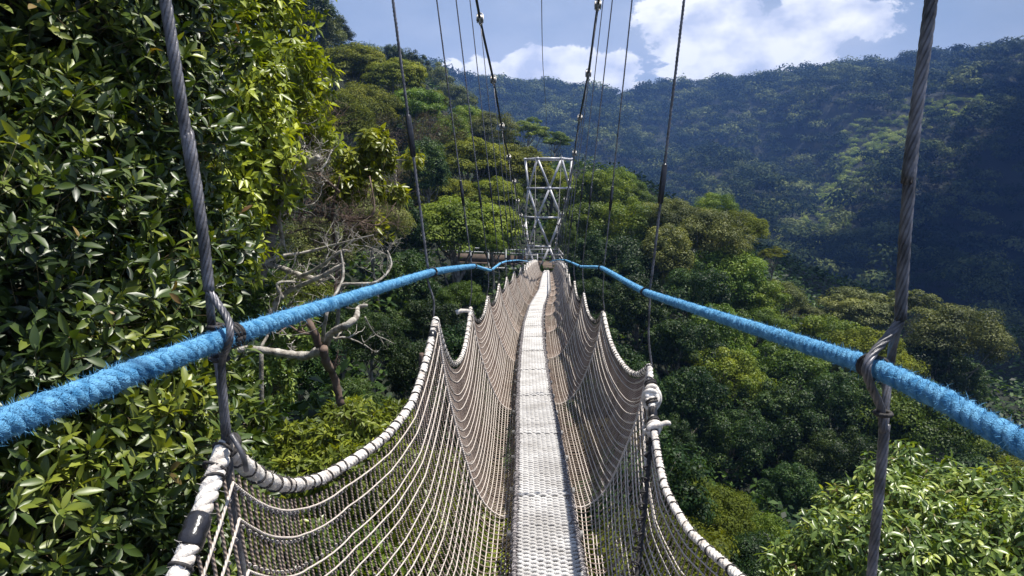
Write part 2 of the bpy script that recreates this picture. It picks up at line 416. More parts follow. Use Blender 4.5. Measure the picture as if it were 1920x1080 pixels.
# ------------------------------------------------------------------ hangers
def lerp(a, b, t): return a + (b - a) * t
looks = {(-1, 0): 'thick twisted grey steel hanger rope at the left edge, split round the blue handrail', (1, 0): 'thick dark twisted steel hanger rope at the right edge looped on the blue handrail'}
for s in (-1, 1):
    for i, y in enumerate(HY[s]):
        if y > 43: continue
        top = cable_at(s, y); b = blue_at(s, y); n = net_pt(s, y, 1.0); e = None
        lab = looks.get((s, i)) or '%s hanger wire from the viewer in the %s-hand row, tied to the blue rope' % (ORD[i], SIDE[s])
        root = empty('hanger_rope', top, label=lab, cat='hanger', group='hanger ropes between main cable and handrail')
        if i == 0:
            if s < 0:
                a = P(392, 545, 1.3)
                w1 = [top, lerp(top, a, .5), P(310, 0, 1.31), P(352, 245, 1.31), P(378, 420, 1.30), a]
                mb = MB(); rope(mb, catmull(w1, 6), .0108, 6, .12, 6, .012, sr=.0041, phase=1); rope(mb, catmull(w1, 6), .008, 1, 9, 8, .03, sr=.008)
                mb.build('upper_rope', M['wire'], root)
                leg1 = [a, P(395, 585, 1.315), P(400, 640, 1.335), P(410, 690, 1.32), P(418, 760, 1.30), P(424, 850, 1.30)]
                leg2 = [a, P(410, 572, 1.29), P(428, 600, 1.262), P(431, 632, 1.245), P(424, 655, 1.262), P(416, 680, 1.29), P(421, 760, 1.285), P(432, 850, 1.30)]
                mb = MB(); rope(mb, catmull(leg1, 6), .0082, 5, .09, 6, .008, sr=.0036); rope(mb, catmull(leg1, 6), .006, 1, 9, 8, .03, sr=.006)
                mb.build('back_leg', M['wire'], root)
                mb = MB(); rope(mb, catmull(leg2, 6), .0074, 5, .08, 6, .008, sr=.0034); rope(mb, catmull(leg2, 6), .0055, 1, 9, 8, .03, sr=.0055)
                mb.build('front_leg', M['wire'], root)
                low = [P(424, 840, 1.31), P(432, 900, 1.32), P(446, 1010, 1.335), P(455, 1085, 1.345), P(464, 1200, 1.36), P(474, 1330, 1.37), P(486, 1480, 1.38)]
                mb = MB(); rope(mb, catmull(low, 6), .0095, 6, .10, 6, .012, sr=.004); rope(mb, catmull(low, 6), .006, 1, 9, 8, .03, sr=.006)
                mb.build('lower_rope', M['wire'], root)
                tail = [P(433, 815, 1.28), P(447, 838, 1.27), P(458, 862, 1.27), P(462, 882, 1.28)]
                mb = MB(); tube(mb, catmull(tail, 6), .0052, 7); mb.build('tail_end', M['wire'], root)
                c = b; d = unit(blue_at(s, 1.5) - blue_at(s, 1.1))
                mb = MB()
                for k, tt in ((-.012, .3), (0, -.2), (.014, .1)):
                    ring(mb, c + d * (.016 + k), d + np.array([.1, 0, tt * .3]), .0215, .0042, n=16)
                mb.build('rope_tie', M['tie'], root)
                mb = MB(); ring(mb, P(405, 612, 1.32), [0, 0, 1], .014, .005); mb.build('rope_tie', M['tie'], root)
                mb = MB(); ring(mb, P(411, 672, 1.31), [.1, 0, 1], .017, .0045); mb.build('rope_tie', M['tie'], root)
            else:
                a = P(1688, 600, 1.27)
                w1 = [top, lerp(top, a, .5), P(1746, 0, 1.26), P(1716, 230, 1.265), P(1698, 430, 1.265), a]
                mb = MB(); rope(mb, catmull(w1, 6), .0110, 6, .15, 6, .012, sr=.0042, phase=2); rope(mb, catmull(w1, 6), .008, 1, 9, 8, .03, sr=.008)
                mb.build('upper_rope', M['wire'], root)
                leg1 = [a, P(1676, 640, 1.295), P(1668, 690, 1.31), P(1661, 750, 1.29), P(1658, 810, 1.27)]
                leg2 = [a, P(1664, 632, 1.26), P(1636, 664, 1.235), P(1624, 692, 1.222), P(1632, 722, 1.235), P(1650, 762, 1.265), P(1658, 810, 1.262)]
                mb = MB(); rope(mb, catmull(leg1, 6), .0080, 5, .2, 6, .008, sr=.0036); rope(mb, catmull(leg1, 6), .006, 1, 9, 8, .03, sr=.006)
                mb.build('back_leg', M['wire'], root)
                mb = MB(); rope(mb, catmull(leg2, 6), .0082, 5, .12, 6, .008, sr=.0033); rope(mb, catmull(leg2, 6), .005, 1, 9, 8, .03, sr=.006)
                mb.build('front_leg', M['wire'], root)
                low = [P(1659, 795, 1.27), P(1652, 880, 1.27), P(1640, 1010, 1.27), P(1633, 1090, 1.27), P(1622, 1200, 1.27), P(1612, 1320, 1.27), P(1600, 1500, 1.27)]
                mb = MB(); rope(mb, catmull(low, 6), .0100, 5, .12, 6, .012, sr=.0048); rope(mb, catmull(low, 6), .007, 1, 9, 8, .03, sr=.007)
                mb.build('lower_rope', M['wire'], root)
                mb = MB(); c = b; d = unit(blue_at(s, 1.45) - blue_at(s, 1.1))
                for k in (-.014, -.002, .010):
                    ring(mb, c + d * (.012 + k), d + np.array([.2, 0, .15]), .0215, .0042, n=16)
                mb.build('rope_tie', M['tie'], root); mb = MB(); ring(mb, P(1656, 775, 1.265), [0, 0, 1], .014, .0045)
                mb.build('rope_tie', M['tie'], root)
            continue
        # simpler hangers: wire, sleeve, tie on the handrail, lower part down to the net
        R = .0088 if i == 1 else .0075
        bb = b + np.array([s * .024, 0, .02])
        jog = b + np.array([-s * .035 * 0 + s * .034, 0, .10])
        up = [top, lerp(top, jog, .5), jog, bb]
        mb = MB()
        if i < 3: rope(mb, up, R, 3, .07, 5, .02)
        else: tube(mb, resample(up, .8)[0], R * (1.0 if i < 8 else 1.15), 5)
        mb.build('upper_wire', M['wire'] if i < 3 else M['wirefar'], root)
        low = [bb, b + np.array([s * .026, 0, -.05]), lerp(b, n, .6) + np.array([s * .004, 0, 0]), n + np.array([s * .012, 0, .0])]
        mb = MB()
        if i < 3: rope(mb, catmull(low, 5), R * .85, 3, .06, 5, .02)
        else: tube(mb, low, R * .9, 5)
        mb.build('lower_wire', M['wire'] if i < 3 else M['wirefar'], root)
        if i < 12:
            # splice sleeve
            frac = {(-1, 1): (763, 255), (1, 1): (1243, 345), (-1, 2): (869, 362), (1, 2): (1143, 372)}.get((s, i))
            zz = b[2] + (.75 + .12 * ((i * 7) % 5))
            if frac: zz = P(frac[0], frac[1], y)[2]
            t0 = (zz - jog[2]) / (top[2] - jog[2])
            if 0 < t0 < 1:
                L = .11 if i < 4 else .14
                c0 = lerp(jog, top, t0); dd = unit(top - jog)
                mb = MB(); tube(mb, [c0 - dd * L, c0 - dd * L * .93, c0, c0 + dd * L * .93, c0 + dd * L], np.array([.5, 1, 1.12, 1, .5]) * R * 1.7, 8)
                mb.build('splice_sleeve', M['tape'], root)
        sv = np.linspace(1, .12, 20)
        q = net_pt(s, np.full(20, y), sv); q[:, 0] -= s * .008
        mb = MB(); tube(mb, q, .0062 if i < 6 else .008, 5); mb.build('net_line', M['lcord'], root)
        if i < 10:
            d = unit(blue_at(s, y + .3) - blue_at(s, y - .3))
            mb = MB(); ring(mb, b, d, .0235, .006, n=12); ring(mb, b + d * .012, d + np.array([.1, 0, .2]), .0235, .005, n=12)
            mb.build('rope_tie', M['tie'], root)

# ------------------------------------------------------------------ blue handrails
for s in (-1, 1):
    root = empty('handrail_rope', BP[s][1], label='frayed blue handrail rope running along the %s side of the footbridge' % SIDE[s], cat='rope', group='blue handrail ropes')
    full = catmull(BP[s], 10)
    # keep the line taut between the ties
    b = BP[s]; ys = np.linspace(b[0][1], b[-1][1], 900)
    lin = np.stack([np.interp(ys, b[:, 1], b[:, 0]), ys, np.interp(ys, b[:, 1], b[:, 2])], 1)
    cat = np.stack([np.interp(ys, full[:, 1], full[:, 0]), ys, np.interp(ys, full[:, 1], full[:, 2])], 1)
    line = lin * .7 + cat * .3
    near = line[line[:, 1] < 6.2]; far = line[line[:, 1] > 6.15]
    mb = MB(); rope(mb, near, .0186, 3, .066, 9, .005, sr=.0108, wob=.0009)
    mb.build('twisted_strands', M['blue'], root)
    mb = MB(); rope(mb, far, .0180, 3, .11, 5, .03); mb.build('far_strands', M['blue'], root)
    # loose fibres
    p, sl = resample(near, .003); t, u, w = frames(p)
    nf = 60000
    wts = 1 / (np.abs(p[:, 1]) + .5) ; wts /= wts.sum()
    k = RNG.choice(len(p), nf, p=wts); a = RNG.random(nf) * 2 * PI
    rad = u[k] * np.cos(a)[:, None] + w[k] * np.sin(a)[:, None]
    d = unit(rad * RNG.uniform(.25, 1, (nf, 1)) + t[k] * RNG.normal(0, 1, (nf, 1)) + np.cross(rad, t[k]) * RNG.normal(0, .7, (nf, 1)))
    ex, ey, ez = axes(d, rad + RNG.normal(0, .3, (nf, 3)))
    fib = ([(-.035, 0, 0), (.035, 0, 0), (.02, .6, .08), (-.02, .6, .08), (.003, 1, .0), (-.003, 1, .0)], [[0, 1, 2, 3], [3, 2, 4, 5]])
    mb = MB(); place(mb, fib[0], fib[1], p[k] + rad * .0155, ex, ey, ez, RNG.uniform(.004, .0125, nf) * (1 + .7 * (RNG.random(nf) < .08)))
    mb.build('frayed_fibres', M['blue'], root)

# ------------------------------------------------------------------ side nets
SLINES = np.linspace(0.0, 1.0, 26)
for s in (-1, 1):
    root = empty('side_net', net_pt(s, 0.0, 0.0), label='rope safety net with a %s along the %s side of the walkway' % ('black-taped white border rope' if s < 0 else 'knotted white border rope', SIDE[s]), cat='net', group='side nets of the footbridge')
    ys = np.arange(-1.0, END, .02)
    # border
    bp = net_pt(s, ys, np.ones_like(ys))
    nearb = bp[ys < 6.2]; farb = bp[ys >= 6.15][::4]
    mb = MB(); rope(mb, nearb, .0185, 3, .075, 8, .007, wob=.0006); mb.build('border_rope', M['border'], root)
    mb = MB(); rope(mb, farb, .0185, 3, .12, 5, .035); mb.build('far_border_rope', M['border'], root)
    pf, _s = resample(bp[ys < 5], .004); tf, uf, wf = frames(pf); nf = 9000
    kf = RNG.choice(len(pf), nf, p=(1 / (np.abs(pf[:, 1]) + .6)) / (1 / (np.abs(pf[:, 1]) + .6)).sum()); af = RNG.random(nf) * 2 * PI
    rf = uf[kf] * np.cos(af)[:, None] + wf[kf] * np.sin(af)[:, None]
    ex, ey, ez = axes(unit(rf * RNG.uniform(.1, .8, (nf, 1)) + tf[kf] * RNG.normal(0, 1, (nf, 1)) + RNG.normal(0, .3, (nf, 3))), rf)
    mb = MB(); place(mb, [(-.03, 0, 0), (.03, 0, 0), (.015, 1, .1), (-.015, 1, .1)], [[0, 1, 2, 3]], pf[kf] + rf * .0165, ex, ey, ez, RNG.uniform(.004, .013, nf))
    mb.build('loose_fibres', M['border'], root)
    # lashings
    mb = MB(); p, sl = resample(bp, .0125); t, u, w = frames(p)
    L = .7; i = 0
    while L < sl[-1] - .2:
        j = int(L / .0125); yy = p[j][1]
        if yy < 9: ring(mb, p[j], t[j] + RNG.normal(0, .22, 3), .0192, .0032 + .001 * RNG.random(), n=12, sides=4)
        elif yy < 20: ring(mb, p[j], t[j] + RNG.normal(0, .1, 3), .0205, .0045, n=7, sides=3)
        L += .062 + .03 * RNG.random(); i += 1
        if i <= 100: mb.build('lashing', M['tie'], root); mb = MB()
        if i > 100 and yy < 5 and RNG.random() < .2:
            ring(mb, p[j] + t[j] * .009, t[j] + RNG.normal(0, .35, 3), .0204, .0032, n=12, sides=4)
    mb.build('far_lashing', M['tie'], root, kind='stuff')
    # upright cords
    ycs = []; y = -.98
    while y < END:
        ycs.append(y); y += .041 + .006 * (RNG.random() - .5)
    mbn = MB(); mbm = MB()
    for y in ycs:
        n = 26 if y < 5 else (16 if y < 12 else 9)
        sv = np.linspace(0, 1, n); jit = RNG.normal(0, .0035)
        yv = y + jit * np.sin(PI * sv) * 2 + .0035 * (RNG.random(n) - .5) * (y < 5)
        q = net_pt(s, yv, sv * (1 - .02))
        if y < 5:
            k = np.sin(sv * 19 * PI) * .002; q[:, 1] += k
            tube(mbn, q, .0036, 5, cap=False)
        elif y < 12: tube(mbn, q, .0036, 4, cap=False)
        else: tube(mbm, q, .0036, 3, cap=False)
    mbn.build('upright_cord', M['vcord'], root, kind='stuff'); mbm.build('far_upright_cord', M['vcord'], root, kind='stuff')
    # long cords, one part each
    for j, sj in enumerate(SLINES[:-1]):
        jj = RNG.normal(0, .006)
        q = net_pt(s, ys, np.full_like(ys, max(0.0, sj + (jj if j else 0))))
        wv = RNG.normal(0, 1, len(ys)); wv = np.convolve(wv, np.ones(7) / 7, 'same') * .0022
        q[:, 2] += wv * (ys < 12); q[:, 0] -= s * .0045
        mb = MB()
        a_ = q[ys < 8]; b_ = q[(ys >= 7.98) & (ys < 20)][::3]; c_ = q[ys >= 19.98][::8]
        tube(mb, a_, .0031, 5, cap=False); tube(mb, b_, .0033, 4, cap=False); tube(mb, c_, .0038, 3, cap=False)
        mb.build('long_cord', M['lcord'], root)
    # knots where cords cross, on the nearest bays
    mb = MB()
    for y in ycs:
        if y > 4.2: break
        for sj in SLINES[1:-1]:
            c = net_pt(s, y, sj); c[0] -= s * .003
            ring(mb, c, [0, 1, .3], .0042, .0022, n=6, sides=4)
    mb.build('cord_knot', M['lcord'], root, kind='stuff')
    if s < 0:
        c = net_pt(s, 1.18, 1.0); c2 = net_pt(s, 1.135, 1.0); d = unit(c2 - c)
        mb = MB(); tube(mb, [c, c + d * .004, c + d * .02, c + d * .035, c + d * .045, c + d * .062, c + d * .066], [.017, .0215, .0235, .0215, .0238, .0222, .018], 12)
        mb.build('tape_wrap', M['tape'], root)
        for yy in (3.58, 6.05):
            c = net_pt(s, yy, 1.0); d = unit(net_pt(s, yy - .03, 1.0) - c)
            mb = MB(); tube(mb, [c, c + d * .004, c + d * .02, c + d * .045, c + d * .05], [.017, .0215, .0225, .0215, .017], 10); mb.build('tape_wrap', M['tape'], root)
        c = net_pt(s, 5.93, 1.0)
        mb = MB(); tube(mb, catmull([c + [.01, .05, 0], c + [-.02, 0, .03], c + [-.07, -.03, .035], c + [-.12, -.04, .02]], 5), [.016] * 10 + [.02] * 4 + [.022] * 2, 8); mb.build('rope_end', M['border'], root)
        c = net_pt(s, 1.3, 1.0)
        mb = MB()
        for k in range(2): ring(mb, c + np.array([.004, .015 + .010 * k, -.006]), [.5, 1, -.6], .0205, .0045, n=14)
        ring(mb, c + np.array([-.005, -.035, -.03]), [.3, 1, .9], .0225, .0035, n=14)
        mb.build('rope_tie', M['tie'], root)
    else:
        for (yy, n_) in ((3.66, 3), (3.44, 2)):
            c = net_pt(s, yy, 1.0); mb = MB(); d = unit(net_pt(s, yy - .05, 1.0) - c)
            for k in range(n_):
                ring(mb, c + d * (.026 * k) + np.array([.004 * (-1) ** k, 0, 0]), d + RNG.normal(0, .45, 3), .029, .014, n=14, sides=7)
            if n_ == 3:
                tube(mb, catmull([c + [0, .02, .02], c + [.035, -.02, .0], c + [.04, -.03, -.05], c + [.01, -.02, -.10], c + [-.03, 0, -.08], c + [-.035, 0, -.02], c + [0, .02, .02]], 6), .013, 8)
            else:
                tube(mb, catmull([c + [-.05, 0, -.03], c + [0, -.03, .01], c + [.055, -.03, .03], c + [.075, -.01, .02]], 6), .013, 8)
            mb.build('rope_knot', M['border'], root)
        mb = MB()
        for yy in (3.70, 3.60, 3.53, 3.47):
            c = net_pt(s, yy, 1.0); ring(mb, c, RNG.normal(0, 1, 3) + [0, 2, 2], .030, .006, 2.2, drift=.03)
        mb.build('rope_tie', M['tie'], root)
        c = net_pt(s, 3.56, 1.0); d = unit(net_pt(s, 3.50, 1.0) - c)
        mb = MB(); tube(mb, [c, c + d * .01, c + d * .035, c + d * .06, c + d * .07], [.016, .024, .026, .024, .016], 10); mb.build('tape_wrap', M['tape'], root)
        # black brace rope running from the knots down to the deck
        a = net_pt(s, 3.5, .98); z_ = net_pt(s, 2.55, .25) + np.array([.02, 0, 0])
        e_ = net_pt(s, 2.3, 0)
        mb = MB(); rope(mb, catmull([a, lerp(a, z_, .5) + [.015, 0, -.01], z_, e_], 8), .0125, 3, .09, 6, .015); mb.build('brace_rope', M['tie'], root)
        mb = MB()
        for f in np.linspace(.05, .95, 16):
            mb = MB(); c = lerp(a, z_, f); ring(mb, c, RNG.normal(0, .5, 3) + unit(z_ - a) * 1.5, .015, .004, 1.5, drift=.02)
            mb.build('brace_lashing', M['tie'], root)

# ------------------------------------------------------------------ woven walkway
root = empty('woven_walkway', (xc(0.), 0, float(zd(0.))), label='narrow white woven rope walkway running straight ahead between the nets', cat='walkway')
HALF = .130
NW = 8
edges = np.arange(-1.0, END + .9, 1.17)
for pi_, y0 in enumerate(edges[:-1]):
    y1 = edges[pi_ + 1]
    mb = MB(); k = 0
    pitch = .0185 if y0 < 12 else .03
    y = y0 + .004
    skew = RNG.normal(0, .012)
    while y < y1 + .012:
        ymid = (y - y0) / (y1 - y0)
        lift = .010 * (ymid > .97) + .006 * np.sin(ymid * PI)
        if y0 < 6: per, sd = 5, 6
        elif y0 < 12: per, sd = 4, 4
        else: per, sd = 2, 4
        xs = np.linspace(-HALF - .006, HALF + .006, NW * per + 1)
        ext = RNG.uniform(0, .018) if y0 < 12 else 0
        xs = xs.copy(); xs[-1] += ext; xs[0] -= RNG.uniform(0, .007)
        amp = .0068 if y0 < 12 else .004
        zz = amp * np.cos(xs / (2 * HALF / NW) * PI + PI * k) + lift + (xs * .03 if y0 > 4 else 0)
        jj = RNG.normal(0, .0013) + skew * xs + .0015 * np.cos(xs * 60 + k)
        pts = np.stack([xc(y) + xs, y + jj, zd(y) + zz + RNG.normal(0, .0008)], 1)
        tube(mb, pts, (.0083 if y0 < 12 else .0145) * (1 + .05 * RNG.normal()), sd, cap=True)
        y += pitch; k += 1
    mb.build('woven_panel', M['deck'], root)
for kx in range(NW + 1):
    xo = -HALF + kx * (2 * HALF / NW); yv = np.arange(-1, END + .8, .15)
    mb = MB(); tube(mb, np.stack([xc(yv) + xo, yv, zd(yv) + .0], 1), .0055, 5); mb.build('warp_cord', M['deck'], root)
for s in (-1, 1):
    yv = np.arange(-1, END + .8, .05)
    mb = MB(); rope(mb, np.stack([xc(yv) + s * .150, yv, zd(yv) + .004], 1), .012, 3, .08, 5, .02)
    mb.build('edge_rope', M['rail'], root)
    mb = MB(); i = 0
    y = 1.6
    while y < 14:
        c = np.array([xc(y) + s * .148, y, zd(y) + .006])
        ring(mb, c, RNG.normal(0, .45, 3) + [0, 1, 0], .017 + .006 * RNG.random(), .0032, n=9, sides=4)
        y += .022 + .02 * RNG.random(); i += 1
        if i <= 95: mb.build('edge_lashing', M['rail'], root); mb = MB()
    mb.build('far_edge_lashing', M['rail'], root, kind='stuff')
# ladder rungs beneath
yv = -.8
while yv < END + .5:
    mb = MB(); box(mb, [xc(yv) - .19, yv, zd(yv) - .035], [xc(yv) + .19, yv, zd(yv) - .035], .03, .03); yv += .58
    mb.build('rung', M['clamp'], root)

# ------------------------------------------------------------------ tower
TY = 47.6
def tower():
    c0 = P(1028.5, 300, TY); cx, cy = c0[0], TY
    base = -6.0
    ztop = P(1028, 297, TY - 1.3)[2] + .0
    step = (ztop - P(1028, 485, TY - 1.3)[2]) / 3.42
    R = 1.58
    root = empty('cable_tower', (cx, cy, base), label='white steel lattice tower at the far end of the footbridge', cat='tower')
    rings = []
    for k in range(5):
        z = ztop - step * k
        off = PI / 2 if k % 2 else PI / 2 + PI / 6
        r = R
        rings.append([np.array([cx + r * math.cos(a + off), cy + r * math.sin(a + off), z]) for a in np.arange(6) * PI / 3])
    mb = MB()
    # ring bars, each its own part
    for k, rg in enumerate(rings):
        mb = MB()
        for i in range(6):
            p, q = rg[i], rg[(i + 1) % 6]; m_ = (p + q) / 2
            if (k >= 2 and (m_[0] > cx + .35 or m_[1] > cy + .3)): continue
            mb = MB(); tube(mb, [p, q], .062, 8); mb.build('ring_bar', M['steel'], root)
    for k in range(4):
        a, b = rings[k], rings[k + 1]
        for p in a:
            ds = sorted(b, key=lambda q: np.linalg.norm(q - p))[:2]
            for q in ds:
                m_ = (p + q) / 2
                if m_[1] > cy + .25 or (k >= 1 and m_[0] > cx + (.75 if k == 1 else .45)): continue
                mb = MB(); tube(mb, [p, q], .074, 8); mb.build('diagonal_bar', M['steel'], root)
    mb = MB()
    for k, rg in enumerate(rings):
        for p in rg:
            if k >= 2 and (p[0] > cx + .3 or p[1] > cy + .3): continue
            tube(mb, [p + [0, 0, -.09], p + [0, 0, -.06], p + [0, 0, .06], p + [0, 0, .09]], [.06, .12, .12, .06], 8)
    mb.build('joint', M['steel'], root)
    mb = MB()
    tube(mb, [rings[0][0] * .5 + rings[0][1] * .5, rings[0][3] * .5 + rings[0][4] * .5], .05, 8)
    mb.build('saddle_beam', M['steel'], root)
    for p in rings[4]:
        if p[0] > cx + 1.0: continue
        mb = MB(); tube(mb, [p, [p[0], p[1], base - 1.5]], .07, 8); mb.build('foot', M['steel'], root)
    return root, rings
tower_root, rings = tower()

# landing with rails at the tower
lc = P(1022, 505, 44.9)
root = empty('landing_platform', (lc[0], 45.6, -5.1), label='small railed landing platform at the foot of the white tower', cat='platform')
mb = MB(); box(mb, [lc[0], 44.9, -5.02], [lc[0], 49.5, -5.02], 2.4, .12); mb.build('deck', M['boards'], root)
for zz in (-4.72, -4.45, -4.15):
    for a, b in (((lc[0] - 1.2, 44.95), (lc[0] - .5, 44.95)), ((lc[0] + .5, 44.95), (lc[0] + 1.2, 44.95)), ((lc[0] - 1.2, 44.95), (lc[0] - 1.2, 49.4)), ((lc[0] + 1.2, 44.95), (lc[0] + 1.2, 49.4)), ((lc[0] - 1.2, 49.4), (lc[0] + 1.2, 49.4))):
        mb = MB(); tube(mb, [[a[0], a[1], zz], [b[0], b[1], zz]], .03, 6); mb.build('rail', M['steel'], root)
for x, y in ((-1.2, 44.95), (-.5, 44.95), (.5, 44.95), (1.2, 44.95), (-1.2, 47.2), (1.2, 47.2), (-1.2, 49.4), (0, 49.4), (1.2, 49.4)):
    mb = MB(); tube(mb, [[lc[0] + x, y, -5.0], [lc[0] + x, y, -4.08]], .035, 6); mb.build('post', M['steel'], root)

# side boardwalk left of the tower
a = P(738, 470, 43); b = P(985, 480, 47)
root = empty('boardwalk', a, label='long brown boardwalk with grey rails behind the left hangers', cat='boardwalk')
a0 = a + [0, 0, -.55]; b0 = b + [0, 0, -.55]
mb = MB(); box(mb, a0, b0, 1.2, .12); mb.build('deck', M['boards'], root)
mb = MB(); box(mb, a0 + [0, -.62, .34], b0 + [0, -.62, .34], .05, .55); mb.build('side_board', M['boards'], root)
for h in (.75, 1.0):
    mb = MB(); tube(mb, [a0 + [0, -.6, h], b0 + [0, -.6, h]], .03, 6); mb.build('rail', M['greyrail'], root)
mb = MB(); tube(mb, [a0 + [0, -.7, -.25], b0 + [0, -.7, -.25]], .05, 6); mb.build('beam', M['greyrail'], root)
for f in np.linspace(.02, .98, 8):
    c = lerp(a0, b0, f); mb = MB(); tube(mb, [c + [0, -.65, -3.0], c + [0, -.65, 1.0]], .035, 6); mb.build('post', M['greyrail'], root)

# overhead pull wire
w0 = P(1014, -260, 9); w1 = P(1017, 100, 20); w2 = P(1022, 250, 34); w3 = (rings[0][0] + rings[0][1]) / 2
mb = MB(); tube(mb, catmull([w0, w1, w2, w3], 8), .010, 5)
mb.build('guy_wire', M['wirefar'], loc=w3, label='thin single wire hanging over the middle of the walkway, above the tower', cat='wire')

# ------------------------------------------------------------------ trees: shared crowns
HT0 = 12.0
def sphere_dirs(n, r, zmin=-1.0):
    z = r.uniform(zmin, 1, n); a = r.uniform(0, 2 * PI, n); q = np.sqrt(1 - z * z)
    return np.stack([q * np.cos(a), q * np.sin(a), z], 1)

def crown(mb, seed, R=4.0, K=90, nl=230, leaf=.2, flat=.8, cr=.22, cflat=.7, zmin=-.35, irregular=.2, tmpl=DIAM, upw=.5):
    r = np.random.default_rng(seed)
    d = sphere_dirs(K, r, zmin)
    lob = sphere_dirs(7, r, -.2); amp = r.uniform(-1, 1, 7)
    k = 1 + irregular * ((np.maximum(0, d @ lob.T) ** 3) @ amp)
    rad = R * k * r.uniform(.66, .93, K)
    inner = r.random(K) < .22; rad[inner] *= .6
    c = d * rad[:, None]; c[:, 2] *= flat
    rc = R * cr * r.uniform(.65, 1.35, K)
    cv = r.uniform(-.22, .22, K)
    idx = np.repeat(np.arange(K), nl); n = len(idx)
    dd = sphere_dirs(n, r, -.45)
    sh = rc[idx] * (1.05 - .5 * r.random(n) ** 2)
    pos = c[idx] + dd * sh[:, None] * np.array([1, 1, cflat])
    pos += r.normal(0, .05 * R * cr, (n, 3))
    nrm = dd * 1.0 + r.normal(0, .27, (n, 3)) + np.array([0, 0, upw * .7])
    tan = np.cross(nrm, r.normal(0, 1, (n, 3)))
    ex, ey, ez = axes(tan, nrm)
    var = np.clip(.5 + cv[idx] + r.normal(0, .14, n), 0, 1)
    pos[:, 2] += HT0
    place(mb, tmpl[0], tmpl[1], pos, ex, ey, ez, leaf * r.uniform(.6, 1.25, n), var)
    return c + np.array([0, 0, HT0])

def limbs(mb, seed, ends, R=4.0, trunk=.24, n=16):
    r = np.random.default_rng(seed)
    z = np.linspace(-4, HT0 - .5 * R, 9)
    p = np.stack([.25 * np.sin(z * .5 + seed), .25 * np.cos(z * .37), z], 1)
    tube(mb, p, np.linspace(trunk * 1.5, trunk * .75, 9), 9)
    for e in ends[r.permutation(len(ends))[:n]]:
        s0 = p[-1 - r.integers(0, 3)]
        m = (s0 + e) / 2 + r.normal(0, .25, 3) + [0, 0, -.3]
        tube(mb, catmull([s0, m, e], 4), np.linspace(trunk * .5, trunk * .08, 9), 5)

KINDS = {
    'umbrella': dict(K=150, nl=190, leaf=.23, flat=.62, cr=.20, cflat=.45, zmin=-.4, irregular=.25, upw=.9),
    'bushy': dict(K=110, nl=190, leaf=.26, flat=.92, cr=.22, cflat=.85, zmin=-.55, irregular=.35),
    'clumpy': dict(K=90, nl=230, leaf=.22, flat=.85, cr=.25, cflat=.65, zmin=-.4, irregular=.3, upw=.7),
    'open': dict(K=64, nl=160, leaf=.23, flat=.55, cr=.17, cflat=.4, zmin=-.3, irregular=.45, upw=.8),
    'shaggy': dict(K=110, nl=180, leaf=.28, flat=1.15, cr=.19, cflat=1.1, zmin=-.8, irregular=.4),
}
PROTO = {}
def proto(kind, mat, var):
    key = (kind, mat, var)
    if key not in PROTO:
        k2 = ('c', kind, var)
        if k2 not in PROTO:
            mb = MB(); c = crown(mb, hash_seed(kind) + var, **KINDS[kind])
            t = MB(); limbs(t, hash_seed(kind) + var, c, trunk=.2)
            PROTO[k2] = (mb, t.mesh('trunk', M['bark']))
        mb, tm = PROTO[k2]
        PROTO[key] = (mb.mesh('crown', M[mat]), tm)
    return PROTO[key]
def hash_seed(s): return sum(ord(ch) * (i + 3) for i, ch in enumerate(s)) % 1000

BROWN_PROTO = []
def brown_proto():
    if BROWN_PROTO: return BROWN_PROTO[0]
    mb = MB(); r = np.random.default_rng(5)
    def grow(p, d, L, rad, dep):
        pts = [p]; n = 4
        for i in range(n):
            d = unit(d + r.normal(0, .22, 3)); pts.append(pts[-1] + d * L / n)
        tube(mb, pts, np.linspace(rad, rad * .55, n + 1), 4 if dep else 6, cap=False)
        if dep >= 4: return
        for k in range(4 if dep else 9):
            f = r.integers(1, n + 1)
            grow(pts[f], unit(d + r.normal(0, .75, 3)), L * r.uniform(.5, .8), rad * .5, dep + 1)
    grow(np.array([0, 0, HT0 - 5.]), np.array([0, 0, 1.]), 3.4, .12, 0)
    m1 = mb.mesh('branches', M['twig'])
    mb2 = MB(); crown(mb2, 77, K=60, nl=90, leaf=.13, flat=.8, cr=.24, cflat=.8)
    m2 = mb2.mesh('crown', M['brown'])
    t = MB(); limbs(t, 3, np.array([[0, 0, HT0]]), n=1); m3 = t.mesh('trunk', M['bark'])
    BROWN_PROTO.append((m1, m2, m3)); return BROWN_PROTO[0]

CTRL = []   # ground control points
TREES = []
def tree(px, py, rpx, d, kind, mat, label, name='broadleaf_tree', var=0, drop=None, sq=1.0, group=None):
    c = P(px, py, d); R = rpx / F * np.linalg.norm(c); s = R / 4.0
    base = c - np.array([0, 0, HT0 * s * sq])
    root = empty(name, base, label=label, cat='tree', group=group or 'forest trees around the footbridge')
    root.scale = (s, s, s * sq); root.rotation_euler = (0, 0, (px * 7.13 + py) % 6.28)
    if kind == 'brown':
        ms = brown_proto()
        for nm, me in zip(('branches', 'crown', 'trunk'), ms):
            o = bpy.data.objects.new(nm, me); o.parent = root; COL.objects.link(o)
    else:
        cm, tm = proto(kind, mat, var)
        for nm, me in (('crown', cm), ('trunk', tm)):
            o = bpy.data.objects.new(nm, me); o.parent = root; COL.objects.link(o)
    CTRL.append((c[0], c[1], c[2] - (drop if drop is not None else max(2.5, 1.35 * R))))
    return root

T = tree
